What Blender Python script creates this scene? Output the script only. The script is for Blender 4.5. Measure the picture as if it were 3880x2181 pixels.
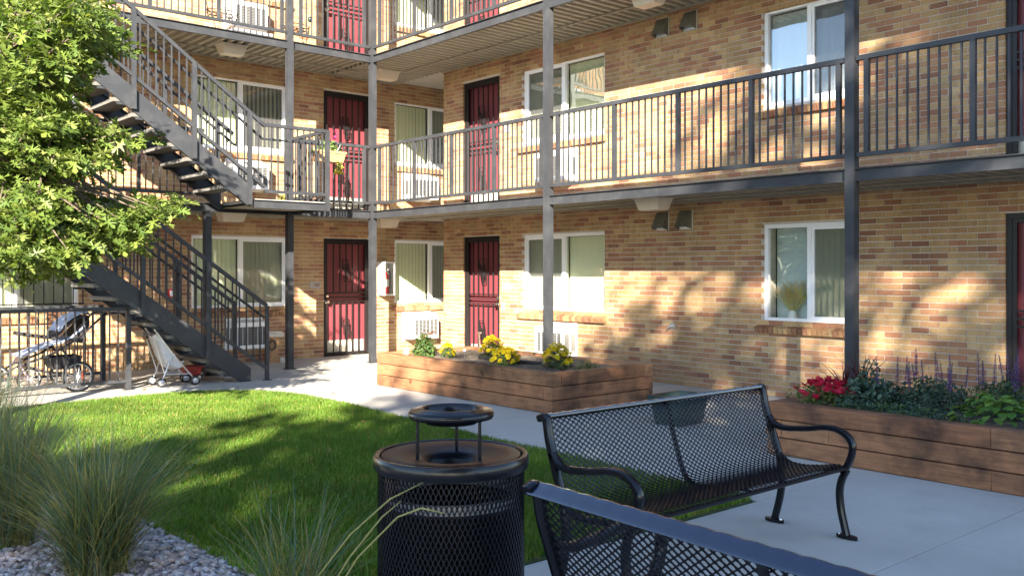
import bpy, bmesh, math, random
import numpy as np
from mathutils import Vector, Matrix, Euler

S = bpy.context.scene
for o in list(bpy.data.objects):
    bpy.data.objects.remove(o)
COL = S.collection
R = math.radians
rnd = random.Random(7)
rng = np.random.default_rng(11)

# ------------------------------------------------------------------ camera
CAMP = (-10.0894, -15.0623, 1.5705)
cam = bpy.data.cameras.new('camera')
camo = bpy.data.objects.new('camera', cam)
COL.objects.link(camo)
camo.location = CAMP
camo.rotation_euler = (R(90), 0, -0.7128)
cam.sensor_width = 36.0
cam.lens = 3537.27 / 3880 * 36.0
cam.shift_y = -66.7 / 3880
cam.clip_start = 0.05
cam.clip_end = 2000
S.camera = camo

# ------------------------------------------------------------------ light
SUN_DIR = Vector((1.40, 1.50, -0.81)).normalized()      # travel of the light
el = math.asin(-SUN_DIR.z)
az = math.atan2(-SUN_DIR.x, -SUN_DIR.y)
w = bpy.data.worlds.new('World')
S.world = w
w.use_nodes = True
wn = w.node_tree.nodes
sky = wn.new('ShaderNodeTexSky')
sky.sky_type = 'NISHITA'
sky.sun_disc = False
sky.sun_elevation = el
sky.sun_rotation = az % (2 * math.pi)
sky.altitude = 1600
sky.air_density = 1.0
sky.dust_density = 0.6
sky.ozone_density = 1.2
w.node_tree.links.new(sky.outputs[0], wn['Background'].inputs[0])
wn['Background'].inputs[1].default_value = 0.105
sl = bpy.data.lights.new('sun', 'SUN')
sl.energy = 5.0
sl.angle = R(0.5)
sl.color = (1.0, 0.90, 0.74)
slo = bpy.data.objects.new('sun', sl)
COL.objects.link(slo)
slo.rotation_euler = SUN_DIR.to_track_quat('-Z', 'Y').to_euler()
slo.location = (-30, -35, 20)
S.view_settings.view_transform = 'Standard'
S.view_settings.look = 'None'
S.view_settings.exposure = 2.65
S.view_settings.gamma = 1.0
S.view_settings.use_curve_mapping = False
S.render.engine = 'CYCLES'
S.cycles.use_denoising = True
S.cycles.max_bounces = 8
S.cycles.transparent_max_bounces = 16
S.cycles.sample_clamp_indirect = 6.0

# ------------------------------------------------------------------ helpers
class MB:
    """collects shapes and links them as ONE mesh object"""
    def __init__(s, side='A'):
        s.v = []; s.f = []; s.c = []; s.mi = []; s.side = side; s.col = None; s.m = 0
    def P(s, p):
        return (p[1], -p[0], p[2]) if s.side == 'B' else tuple(p)
    def add(s, vs, fs):
        n = len(s.v)
        s.v += [s.P(p) for p in vs]
        for f in fs:
            s.f.append(tuple(i + n for i in f)); s.c.append(s.col or (1, 1, 1)); s.mi.append(s.m)
    def box(s, a, b, skip=()):
        x0, y0, z0 = a; x1, y1, z1 = b
        vs = [(x0,y0,z0),(x1,y0,z0),(x1,y1,z0),(x0,y1,z0),(x0,y0,z1),(x1,y0,z1),(x1,y1,z1),(x0,y1,z1)]
        fs = {'-z':(3,2,1,0),'+z':(4,5,6,7),'-y':(0,1,5,4),'+x':(1,2,6,5),'+y':(2,3,7,6),'-x':(3,0,4,7)}
        s.add(vs, [f for k, f in fs.items() if k not in skip])
        return s
    def beam(s, p, q, w, h, up=(0,0,1)):
        p = Vector(p); q = Vector(q); d = (q - p).normalized(); u = Vector(up)
        sx = d.cross(u)
        if sx.length < 1e-5: sx = d.cross(Vector((1,0,0)))
        sx.normalize(); uz = sx.cross(d).normalized()
        a = sx * w / 2; b = uz * h / 2
        vs = [p-a-b, p+a-b, p+a+b, p-a+b, q-a-b, q+a-b, q+a+b, q-a+b]
        s.add(vs, [(0,1,2,3),(7,6,5,4),(0,4,5,1),(1,5,6,2),(2,6,7,3),(3,7,4,0)])
        return s
    def tube(s, pts, r, n=8, cap=True):
        pts = [Vector(p) for p in pts]
        rr = r if isinstance(r, (list, tuple)) else [r] * len(pts)
        ref = Vector((0.13, 0.37, 0.92)).normalized(); vs = []; fs = []
        for i, p in enumerate(pts):
            d = (pts[min(i+1, len(pts)-1)] - pts[max(i-1, 0)]).normalized()
            a = d.cross(ref)
            if a.length < .05: a = d.cross(Vector((1,0,0)))
            a.normalize(); b = d.cross(a)
            for k in range(n):
                t = 2*math.pi*k/n
                vs.append(p + a*math.cos(t)*rr[i] + b*math.sin(t)*rr[i])
        for i in range(len(pts)-1):
            for k in range(n):
                fs.append((i*n+k, i*n+(k+1) % n, (i+1)*n+(k+1) % n, (i+1)*n+k))
        if cap:
            fs.append(tuple(range(n-1, -1, -1))); fs.append(tuple((len(pts)-1)*n+k for k in range(n)))
        s.add(vs, fs); return s
    def ribbon(s, pts, w, h, side=(1,0,0)):
        """rectangular section swept along pts; w along side, h across"""
        pts = [Vector(p) for p in pts]; sd = Vector(side).normalized(); vs = []; fs = []
        for i, p in enumerate(pts):
            d = (pts[min(i+1, len(pts)-1)] - pts[max(i-1, 0)]).normalized()
            nn = sd.cross(d).normalized(); c = .35
            for a, b in ((-1,-1+c),(-1+c,-1),(1-c,-1),(1,-1+c),(1,1-c),(1-c,1),(-1+c,1),(-1,1-c)):
                vs.append(p + sd*a*w/2 + nn*b*h/2)
        n = 8
        for i in range(len(pts)-1):
            for k in range(n):
                fs.append((i*n+k, i*n+(k+1) % n, (i+1)*n+(k+1) % n, (i+1)*n+k))
        fs.append(tuple(range(n-1, -1, -1))); fs.append(tuple((len(pts)-1)*n+k for k in range(n)))
        s.add(vs, fs); return s
    def lathe(s, prof, c=(0,0,0), n=32, axis='z'):
        vs = []; fs = []
        for r, h in prof:
            for k in range(n):
                t = 2*math.pi*k/n
                a, b = r*math.cos(t), r*math.sin(t)
                vs.append((c[0]+a, c[1]+b, c[2]+h) if axis == 'z' else (c[0]+a, c[1]+h, c[2]+b))
        for i in range(len(prof)-1):
            for k in range(n):
                fs.append((i*n+k, i*n+(k+1) % n, (i+1)*n+(k+1) % n, (i+1)*n+k))
        s.add(vs, fs); return s
    def poly(s, pts): s.add(pts, [tuple(range(len(pts)))]); return s
    def prism(s, pts, z0, z1):
        n = len(pts)
        vs = [(p[0],p[1],z0) for p in pts]+[(p[0],p[1],z1) for p in pts]
        s.add(vs, [tuple(range(n-1,-1,-1)), tuple(range(n,2*n))]+[(i,(i+1)%n,n+(i+1)%n,n+i) for i in range(n)])
        return s
    def mesh(s, name, mats, smooth=False, fix=True):
        me = bpy.data.meshes.new(name)
        me.from_pydata([tuple(p) for p in s.v], [], s.f)
        for m in (mats if isinstance(mats, (list, tuple)) else [mats]): me.materials.append(m)
        if any(s.mi): me.polygons.foreach_set('material_index', s.mi)
        if any(c != (1,1,1) for c in s.c): face_colours(me, s.c)
        if fix:
            bm = bmesh.new(); bm.from_mesh(me); bmesh.ops.recalc_face_normals(bm, faces=bm.faces); bm.to_mesh(me); bm.free()
        if smooth:
            me.polygons.foreach_set('use_smooth', [True]*len(me.polygons))
            if smooth != 'all': me.set_sharp_from_angle(angle=R(smooth if smooth > 1 else 40))
        return me
    def build(s, name, mats, parent=None, smooth=False, loc=(0,0,0), rz=0, fix=True):
        return link(name, s.mesh(name, mats, smooth, fix), parent, loc, rz)

def face_colours(me, cols):
    at = me.color_attributes.new('Col', 'FLOAT_COLOR', 'CORNER')
    tot = np.empty(len(me.polygons), dtype=np.int32); me.polygons.foreach_get('loop_total', tot)
    c = np.repeat(np.hstack([np.asarray(cols, dtype=np.float32), np.ones((len(cols), 1), np.float32)]), tot, axis=0)
    at.data.foreach_set('color', c.ravel())

def link(name, data, parent=None, loc=(0,0,0), rz=0):
    o = bpy.data.objects.new(name, data); COL.objects.link(o)
    o.location = loc
    o.rotation_euler = (0, 0, rz) if not isinstance(rz, (tuple, list)) else rz
    if parent is not None: o.parent = parent
    return o

def tag(o, label=None, cat=None, group=None, kind=None):
    if label: o['label'] = label
    if cat: o['category'] = cat
    if group: o['group'] = group
    if kind: o['kind'] = kind
    return o

def thing(name, label, cat, loc=(0,0,0), rz=0, group=None):
    return tag(link(name, None, None, loc, rz), label, cat, group)

def copy_tree(o, parent=None):
    c = o.copy(); COL.objects.link(c)
    if parent is not None: c.parent = parent
    for ch in list(o.children): copy_tree(ch, c)
    return c

def quads(name, V, F, mats, cols=None, parent=None, smooth=False, kind=None, n=4):
    """fast mesh from numpy arrays; V (k,3), F (m,n)"""
    me = bpy.data.meshes.new(name)
    me.vertices.add(len(V)); me.vertices.foreach_set('co', np.asarray(V, np.float32).ravel())
    F = np.asarray(F, np.int32)
    me.loops.add(F.size); me.loops.foreach_set('vertex_index', F.ravel())
    me.polygons.add(len(F)); me.polygons.foreach_set('loop_start', np.arange(0, F.size, F.shape[1], dtype=np.int32))
    me.update(calc_edges=True)
    for m in (mats if isinstance(mats, (list, tuple)) else [mats]): me.materials.append(m)
    if cols is not None:
        at = me.color_attributes.new('Col', 'FLOAT_COLOR', 'CORNER')
        c = np.hstack([np.asarray(cols, np.float32), np.ones((len(cols), 1), np.float32)])
        at.data.foreach_set('color', np.repeat(c, F.shape[1], axis=0).ravel())
    me.polygons.foreach_set('use_smooth', [bool(smooth)]*len(me.polygons))
    o = link(name, me, parent)
    if kind: o['kind'] = kind
    return o

# ------------------------------------------------------------------ materials
def nodes(m):
    m.use_nodes = True
    return m.node_tree.nodes, m.node_tree.links

def mat(name, col, rough=.6, metal=0, vary=.12, scale=8, bump=0, bscale=60, attr=False, coat=0, spec=.5, dirt=None, dscale=1.5, damt=.5):
    m = bpy.data.materials.new(name); N, L = nodes(m); b = N['Principled BSDF']
    b.inputs['Roughness'].default_value = rough; b.inputs['Metallic'].default_value = metal
    b.inputs['Specular IOR Level'].default_value = spec
    if coat: b.inputs['Coat Weight'].default_value = coat; b.inputs['Coat Roughness'].default_value = .12
    g = N.new('ShaderNodeNewGeometry')
    tx = N.new('ShaderNodeTexNoise'); tx.inputs['Scale'].default_value = scale; tx.inputs['Detail'].default_value = 5
    L.new(g.outputs['Position'], tx.inputs['Vector'])
    mr = N.new('ShaderNodeMapRange'); mr.inputs[1].default_value = .25; mr.inputs[2].default_value = .75
    mr.inputs[3].default_value = 1 - vary; mr.inputs[4].default_value = 1 + vary
    L.new(tx.outputs['Fac'], mr.inputs[0])
    mx = N.new('ShaderNodeMix'); mx.data_type = 'RGBA'; mx.blend_type = 'MULTIPLY'; mx.inputs[0].default_value = 1
    if attr:
        a = N.new('ShaderNodeAttribute'); a.attribute_name = 'Col'; L.new(a.outputs['Color'], mx.inputs[6])
    else:
        mx.inputs[6].default_value = (*col, 1)
    L.new(mr.outputs[0], mx.inputs[7])
    out = mx.outputs[2]
    if dirt:
        t2 = N.new('ShaderNodeTexNoise'); t2.inputs['Scale'].default_value = dscale; t2.inputs['Detail'].default_value = 6; t2.inputs['Roughness'].default_value = .65
        L.new(g.outputs['Position'], t2.inputs['Vector'])
        r2 = N.new('ShaderNodeMapRange'); r2.inputs[1].default_value = .48; r2.inputs[2].default_value = .72; r2.inputs[4].default_value = damt
        L.new(t2.outputs['Fac'], r2.inputs[0])
        m2 = N.new('ShaderNodeMix'); m2.data_type = 'RGBA'; m2.inputs[7].default_value = (*dirt, 1)
        L.new(r2.outputs[0], m2.inputs[0]); L.new(out, m2.inputs[6]); out = m2.outputs[2]
    L.new(out, b.inputs['Base Color'])
    if bump:
        t3 = N.new('ShaderNodeTexNoise'); t3.inputs['Scale'].default_value = bscale; t3.inputs['Detail'].default_value = 4
        L.new(g.outputs['Position'], t3.inputs['Vector'])
        bp = N.new('ShaderNodeBump'); bp.inputs['Strength'].default_value = bump; bp.inputs['Distance'].default_value = .01
        L.new(t3.outputs['Fac'], bp.inputs['Height']); L.new(bp.outputs[0], b.inputs['Normal'])
    return m

def brick_mat():
    m = bpy.data.materials.new('fired_brick'); N, L = nodes(m); b = N['Principled BSDF']
    b.inputs['Roughness'].default_value = .82; b.inputs['Specular IOR Level'].default_value = .25
    a = N.new('ShaderNodeAttribute'); a.attribute_name = 'Col'
    g = N.new('ShaderNodeNewGeometry')
    mp = N.new('ShaderNodeMapping'); mp.inputs['Scale'].default_value = (11, 11, 4.2); L.new(g.outputs['Position'], mp.inputs[0])
    n1 = N.new('ShaderNodeTexNoise'); n1.inputs['Scale'].default_value = 1.0; n1.inputs['Detail'].default_value = 3; L.new(mp.outputs[0], n1.inputs['Vector'])
    r1 = N.new('ShaderNodeMapRange'); r1.inputs[1].default_value = .54; r1.inputs[2].default_value = .66; r1.inputs[4].default_value = .5; L.new(n1.outputs['Fac'], r1.inputs[0])
    mx = N.new('ShaderNodeMix'); mx.data_type = 'RGBA'; mx.inputs[7].default_value = (.28, .145, .08, 1)
    L.new(r1.outputs[0], mx.inputs[0]); L.new(a.outputs['Color'], mx.inputs[6])
    n2 = N.new('ShaderNodeTexNoise'); n2.inputs['Scale'].default_value = 70; n2.inputs['Detail'].default_value = 5; L.new(g.outputs['Position'], n2.inputs['Vector'])
    r2 = N.new('ShaderNodeMapRange'); r2.inputs[1].default_value = .3; r2.inputs[2].default_value = .7; r2.inputs[3].default_value = .78; r2.inputs[4].default_value = 1.18; L.new(n2.outputs['Fac'], r2.inputs[0])
    m2 = N.new('ShaderNodeMix'); m2.data_type = 'RGBA'; m2.blend_type = 'MULTIPLY'; m2.inputs[0].default_value = 1
    L.new(mx.outputs[2], m2.inputs[6]); L.new(r2.outputs[0], m2.inputs[7])
    mp3 = N.new('ShaderNodeMapping'); mp3.inputs['Scale'].default_value = (1.3, 1.3, .45); L.new(g.outputs['Position'], mp3.inputs[0])
    n3 = N.new('ShaderNodeTexNoise'); n3.inputs['Scale'].default_value = 1.4; n3.inputs['Detail'].default_value = 6; n3.inputs['Roughness'].default_value = .6; L.new(mp3.outputs[0], n3.inputs['Vector'])
    r3 = N.new('ShaderNodeMapRange'); r3.inputs[1].default_value = .32; r3.inputs[2].default_value = .62; r3.inputs[3].default_value = .74; r3.inputs[4].default_value = 1.1; L.new(n3.outputs['Fac'], r3.inputs[0])
    m3 = N.new('ShaderNodeMix'); m3.data_type = 'RGBA'; m3.blend_type = 'MULTIPLY'; m3.inputs[0].default_value = 1
    L.new(m2.outputs[2], m3.inputs[6]); L.new(r3.outputs[0], m3.inputs[7]); L.new(m3.outputs[2], b.inputs['Base Color'])
    bp = N.new('ShaderNodeBump'); bp.inputs['Strength'].default_value = .35; bp.inputs['Distance'].default_value = .004
    L.new(n2.outputs['Fac'], bp.inputs['Height']); L.new(bp.outputs[0], b.inputs['Normal'])
    return m

def leaf_mat(name, rough=.5, trans=.35, attr=True, col=(.08,.13,.03)):
    m = bpy.data.materials.new(name); N, L = nodes(m); b = N['Principled BSDF']
    b.inputs['Roughness'].default_value = rough; b.inputs['Specular IOR Level'].default_value = .35
    tr = N.new('ShaderNodeBsdfTranslucent'); mx = N.new('ShaderNodeMixShader'); mx.inputs[0].default_value = trans
    if attr:
        a = N.new('ShaderNodeAttribute'); a.attribute_name = 'Col'; src = a.outputs['Color']
    else:
        c = N.new('ShaderNodeRGB'); c.outputs[0].default_value = (*col, 1); src = c.outputs[0]
    L.new(src, b.inputs['Base Color'])
    g = N.new('ShaderNodeMix'); g.data_type = 'RGBA'; g.blend_type = 'MULTIPLY'; g.inputs[0].default_value = 1; g.inputs[7].default_value = (1.3, 1.35, .6, 1)
    L.new(src, g.inputs[6]); L.new(g.outputs[2], tr.inputs[0])
    L.new(b.outputs[0], mx.inputs[1]); L.new(tr.outputs[0], mx.inputs[2])
    L.new(mx.outputs[0], N['Material Output'].inputs[0])
    return m

def glass_mat(name, f0=.10, tint=(.93,.97,.95)):
    m = bpy.data.materials.new(name); N, L = nodes(m)
    for n in list(N):
        if n.type == 'BSDF_PRINCIPLED': N.remove(n)
    lw = N.new('ShaderNodeLayerWeight'); lw.inputs[0].default_value = .5
    p = N.new('ShaderNodeMath'); p.operation = 'POWER'; p.inputs[1].default_value = 4.0; L.new(lw.outputs['Facing'], p.inputs[0])
    mr = N.new('ShaderNodeMapRange'); mr.inputs[3].default_value = f0; mr.inputs[4].default_value = 1; L.new(p.outputs[0], mr.inputs[0])
    gl = N.new('ShaderNodeBsdfGlossy'); gl.inputs['Roughness'].default_value = .004
    g = N.new('ShaderNodeNewGeometry'); tx = N.new('ShaderNodeTexNoise'); tx.inputs['Scale'].default_value = 2.2; tx.inputs['Detail'].default_value = 1
    L.new(g.outputs['Position'], tx.inputs['Vector'])
    bp = N.new('ShaderNodeBump'); bp.inputs['Strength'].default_value = .05; bp.inputs['Distance'].default_value = .05
    L.new(tx.outputs['Fac'], bp.inputs['Height']); L.new(bp.outputs[0], gl.inputs['Normal'])
    tr = N.new('ShaderNodeBsdfTransparent'); tr.inputs[0].default_value = (*tint, 1)
    mx = N.new('ShaderNodeMixShader'); L.new(mr.outputs[0], mx.inputs[0]); L.new(tr.outputs[0], mx.inputs[1]); L.new(gl.outputs[0], mx.inputs[2])
    L.new(mx.outputs[0], N['Material Output'].inputs[0])
    return m

def screen_mat():
    m = bpy.data.materials.new('insect_screen'); N, L = nodes(m); b = N['Principled BSDF']
    b.inputs['Base Color'].default_value = (.10, .10, .11, 1); b.inputs['Roughness'].default_value = .8
    tr = N.new('ShaderNodeBsdfTransparent'); mx = N.new('ShaderNodeMixShader'); mx.inputs[0].default_value = .42
    L.new(tr.outputs[0], mx.inputs[1]); L.new(b.outputs[0], mx.inputs[2]); L.new(mx.outputs[0], N['Material Output'].inputs[0])
    return m

def timber_mat():
    m = bpy.data.materials.new('stained_timber'); N, L = nodes(m); b = N['Principled BSDF']
    b.inputs['Roughness'].default_value = .7; b.inputs['Specular IOR Level'].default_value = .3
    a = N.new('ShaderNodeAttribute'); a.attribute_name = 'Col'
    g = N.new('ShaderNodeNewGeometry')
    mp = N.new('ShaderNodeMapping'); mp.inputs['Scale'].default_value = (1.6, 1.6, 22); L.new(g.outputs['Position'], mp.inputs[0])
    n1 = N.new('ShaderNodeTexNoise'); n1.inputs['Scale'].default_value = 2.4; n1.inputs['Detail'].default_value = 6; n1.inputs['Distortion'].default_value = .6; L.new(mp.outputs[0], n1.inputs['Vector'])
    r1 = N.new('ShaderNodeMapRange'); r1.inputs[1].default_value = .3; r1.inputs[2].default_value = .7; r1.inputs[3].default_value = .72; r1.inputs[4].default_value = 1.25; L.new(n1.outputs['Fac'], r1.inputs[0])
    mx = N.new('ShaderNodeMix'); mx.data_type = 'RGBA'; mx.blend_type = 'MULTIPLY'; mx.inputs[0].default_value = 1
    L.new(a.outputs['Color'], mx.inputs[6]); L.new(r1.outputs[0], mx.inputs[7])
    n2 = N.new('ShaderNodeTexNoise'); n2.inputs['Scale'].default_value = 1.9; n2.inputs['Detail'].default_value = 6; n2.inputs['Roughness'].default_value = .62; L.new(g.outputs['Position'], n2.inputs['Vector'])
    r2 = N.new('ShaderNodeMapRange'); r2.inputs[1].default_value = .46; r2.inputs[2].default_value = .66; r2.inputs[4].default_value = .85; L.new(n2.outputs['Fac'], r2.inputs[0])
    m2 = N.new('ShaderNodeMix'); m2.data_type = 'RGBA'; m2.inputs[7].default_value = (.035, .018, .012, 1)
    L.new(r2.outputs[0], m2.inputs[0]); L.new(mx.outputs[2], m2.inputs[6])
    # knots
    vo = N.new('ShaderNodeTexVoronoi'); vo.inputs['Scale'].default_value = 2.3; L.new(g.outputs['Position'], vo.inputs['Vector'])
    r3 = N.new('ShaderNodeMapRange'); r3.inputs[1].default_value = .05; r3.inputs[2].default_value = .09; r3.inputs[3].default_value = .8; r3.inputs[4].default_value = 0; L.new(vo.outputs['Distance'], r3.inputs[0])
    m3 = N.new('ShaderNodeMix'); m3.data_type = 'RGBA'; m3.inputs[7].default_value = (.05, .022, .014, 1)
    L.new(r3.outputs[0], m3.inputs[0]); L.new(m2.outputs[2], m3.inputs[6]); L.new(m3.outputs[2], b.inputs['Base Color'])
    bp = N.new('ShaderNodeBump'); bp.inputs['Strength'].default_value = .3; bp.inputs['Distance'].default_value = .004
    L.new(n1.outputs['Fac'], bp.inputs['Height']); L.new(bp.outputs[0], b.inputs['Normal'])
    return m

M = {}
M['brick'] = brick_mat()
M['mortar'] = mat('mortar', (.50, .45, .40), .9, vary=.15, scale=30, bump=.4)
M['steel'] = mat('dark_grey_paint', (.031, .033, .038), .45, vary=.12, scale=5, bump=.05, bscale=90, dirt=(.09, .09, .09), dscale=5, damt=.2, spec=.22)
M['black_steel'] = mat('black_steel', (.014, .012, .013), .42, vary=.15, scale=12, spec=.25)
M['black_gloss'] = mat('glossy_black_coating', (.005, .005, .008), .24, vary=.1, scale=20, coat=.1, spec=.28, bump=.06, bscale=140)
M['sky_tint_edge'] = mat('black_edge_sky_tint', (.007, .012, .034), .24, vary=.05, scale=20, coat=.7, spec=.5, bump=.03, bscale=120)  # black coating with the blue of reflected sky put into its colour
M['mesh_coat'] = mat('black_mesh_coating', (.005, .005, .008), .34, vary=.1, scale=20, spec=.2)
M['white'] = mat('white_vinyl', (.78, .78, .80), .4, vary=.04, scale=4)
M['blind'] = mat('pale_blind', (.70, .71, .49), .7, vary=.05, scale=3)
M['blind_cool'] = mat('cool_blind', (.62, .64, .62), .7, vary=.05, scale=3)
M['sheer'] = mat('pale_grey_curtain', (.50, .57, .56), .8, vary=.06, scale=2)
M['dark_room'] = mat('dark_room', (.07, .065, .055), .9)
M['glass'] = glass_mat('window_glass', .12)
M['glass_hi'] = glass_mat('reflective_glass', .34)
M['screen'] = screen_mat()
M['red'] = mat('red_door_paint', (.165, .032, .042), .45, vary=.06, scale=3)
M['kick'] = mat('beige_kick_plate', (.50, .47, .38), .4, vary=.08, scale=6)
M['brass'] = mat('satin_nickel', (.75, .74, .70), .22, metal=1)
M['concrete'] = mat('concrete', (.40, .378, .34), .85, vary=.13, scale=2.2, bump=.3, bscale=120, dirt=(.26, .243, .215), dscale=1.1, damt=.65, spec=.3)
M['tread'] = mat('precast_tread', (.12, .115, .105), .9, vary=.12, scale=14, bump=.3)
M['soffit'] = mat('beige_soffit_paint', (.29, .27, .215), .55, vary=.10, scale=4)
M['lamp'] = mat('beige_lamp_housing', (.60, .54, .45), .5, vary=.05)
M['vent'] = mat('galvanised_vent', (.17, .17, .14), .45, metal=.5, vary=.2, scale=10)
M['vent_in'] = mat('bright_vent_lining', (.75, .78, .78), .3, metal=.6)
M['ac'] = mat('white_enamel', (.76, .76, .76), .4, vary=.05)
M['ac_dark'] = mat('dark_coil', (.045, .045, .05), .6)
M['ac_grey'] = mat('grey_slot', (.20, .20, .19), .6)
M['plate'] = mat('silver_plate', (.30, .295, .29), .35, metal=.3)
M['text'] = mat('maroon_lettering', (.16, .03, .04), .5)
M['text_pink'] = mat('pink_lettering', (.55, .12, .16), .5)
M['ext_red'] = mat('extinguisher_red', (.5, .02, .03), .3, coat=.5)
M['paper'] = mat('paper', (.75, .74, .70), .6)
M['timber'] = timber_mat()
M['soil'] = mat('soil', (.085, .062, .045), .95, vary=.4, scale=30, bump=1, bscale=50, dirt=(.25, .20, .15), dscale=6, damt=.8)
M['green_pot'] = mat('dark_green_plastic', (.009, .028, .03), .35, vary=.1)
M['lawn'] = mat('lawn_soil', (.03, .045, .015), .95, vary=.3, scale=12)
M['blade'] = leaf_mat('grass_blade', .55, .35)
M['leaf'] = leaf_mat('oak_leaf', .42, .38)
M['leaf_b'] = leaf_mat('garden_leaf', .45, .25)
M['petal'] = leaf_mat('petal', .6, .3)
M['bark'] = mat('bark', (.10, .075, .055), .95, vary=.35, scale=12, bump=1, bscale=40)
M['gravel'] = mat('gravel_stone', (1, 1, 1), .85, vary=.15, scale=60, attr=True)
M['gravel_bed'] = mat('gravel_bed', (.27, .24, .235), .95, vary=.35, scale=45, bump=1, bscale=60)
M['earth'] = mat('earth', (.20, .19, .16), .95, vary=.2, scale=.6)
M['rubber'] = mat('black_rubber', (.014, .014, .015), .7)
M['rim'] = mat('grey_rim', (.36, .38, .42), .35, metal=.4)
M['fabric_blue'] = mat('pale_blue_fabric', (.36, .42, .58), .8, vary=.1)
M['fabric_black'] = mat('black_fabric', (.022, .02, .024), .85)
M['fabric_white'] = mat('white_fabric', (.42, .42, .45), .8, vary=.08)
M['pink'] = mat('pale_pink_paint', (.72, .48, .58), .4)
M['alu'] = mat('aluminium_tube', (.62, .63, .66), .28, metal=.9)
M['wagon'] = mat('red_plastic', (.28, .035, .03), .45)
M['orange'] = mat('reflector', (.75, .08, .03), .3)
M['terracotta'] = mat('tan_planter', (.36, .21, .10), .7)
M['roof'] = mat('roof_gravel', (.25, .24, .22), .95)
M['yellow'] = mat('gold_plastic', (.6, .5, .2), .5)
M['liner'] = mat('black_liner', (.005, .005, .006), .7, spec=.05)
M['liner_band'] = mat('grey_liner_band', (.28, .29, .32), .45)
M['stone'] = mat('pale_stone', (.5, .46, .40), .8, vary=.2, scale=20)

# ================================================================== ground
g = MB(); g.poly([(-160,-160,-.03),(160,-160,-.03),(160,160,-.03),(-160,160,-.03)])
tag(g.build('ground', M['earth'], fix=False), kind='structure')
# concrete paving: slabs with recessed joints, all one level
pav = thing('pavement', None, None); pav['kind'] = 'structure'
slab_meshes = {}
def slab(x0, x1, y0, y1):
    k = (round(x1-x0, 3), round(y1-y0, 3))
    if k not in slab_meshes:
        q = MB(); a, b = k; e = .004
        q.add([(0,0,-.1),(a,0,-.1),(a,b,-.1),(0,b,-.1),(0,0,-e),(a,0,-e),(a,b,-e),(0,b,-e),(e,e,0),(a-e,e,0),(a-e,b-e,0),(e,b-e,0)],
              [(0,1,5,4),(1,2,6,5),(2,3,7,6),(3,0,4,7),(4,5,9,8),(5,6,10,9),(6,7,11,10),(7,4,8,11),(8,9,10,11)])
        slab_meshes[k] = q.mesh('slab', M['concrete'])
    link('slab', slab_meshes[k], pav, (x0, y0, 0))
J = .006
xs = [-12.6, -10.95, -9.3, -7.75, -6.3, -4.66, -3.1, -1.55, 0.0]
ys = [-20.6, -18.95, -17.3, -15.65, -14.0, -12.62, -11.34]
for i in range(len(xs)-1):
    for j in range(len(ys)-1):
        slab(xs[i]+J/2, xs[i+1]-J/2, ys[j]+J/2, ys[j+1]-J/2)
ys2 = [-11.34, -9.75, -8.2, -6.65, -5.1, -3.45]
for i in range(5, 8):
    for j in range(5):
        slab(xs[i]+J/2, xs[i+1]-J/2, ys2[j]+J/2, ys2[j+1]-J/2)
xs3 = [-10.95, -9.3, -7.75, -6.3, -4.66, -3.1, -1.55, 0.0, 1.6, 3.2]
for i in range(len(xs3)-1):
    for a, b in ((-3.45, -1.7), (-1.7, .16)):
        if xs3[i] >= 0 and a < -2: continue
        slab(xs3[i]+J/2, xs3[i+1]-J/2, a+J/2, b-J/2)
# small concrete fillet where the lawn corner is rounded is covered by slab under the lawn
slab(-6.3+J/2, -4.66-J/2, -5.1+J/2, -3.45-J/2)

# lawn outline: rounded far corner
def lawn_outline(n=14):
    pts = [(-7.97,-11.33), (-4.70,-11.33), (-4.66,-9.3), (-4.56,-7.5), (-4.50,-5.9)]
    cx_, cy_, r_ = -5.75, -4.75, 1.27
    for k in range(n+1):
        t = -.05 + (math.pi/2+.1)*k/n
        pts.append((cx_ + r_*math.cos(t)*.99, cy_ + r_*math.sin(t)))
    pts += [(-6.2,-3.46), (-7.2,-3.44), (-8.3,-3.44), (-8.3,-7.6), (-8.05,-8.6)]
    return pts
LO = lawn_outline()
lb = MB(); lb.prism(LO, -.02, .012)
tag(lb.build('lawn_bed', M['lawn']), kind='structure')

def inside(P, poly):
    x, y = P[:, 0], P[:, 1]; ins = np.zeros(len(P), bool); n = len(poly)
    for i in range(n):
        x1, y1 = poly[i]; x2, y2 = poly[(i+1) % n]
        c = ((y1 > y) != (y2 > y))
        with np.errstate(divide='ignore', invalid='ignore'):
            xi = (x2-x1)*(y-y1)/(y2-y1+1e-12)+x1
        ins ^= c & (x < xi)
    return ins
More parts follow.
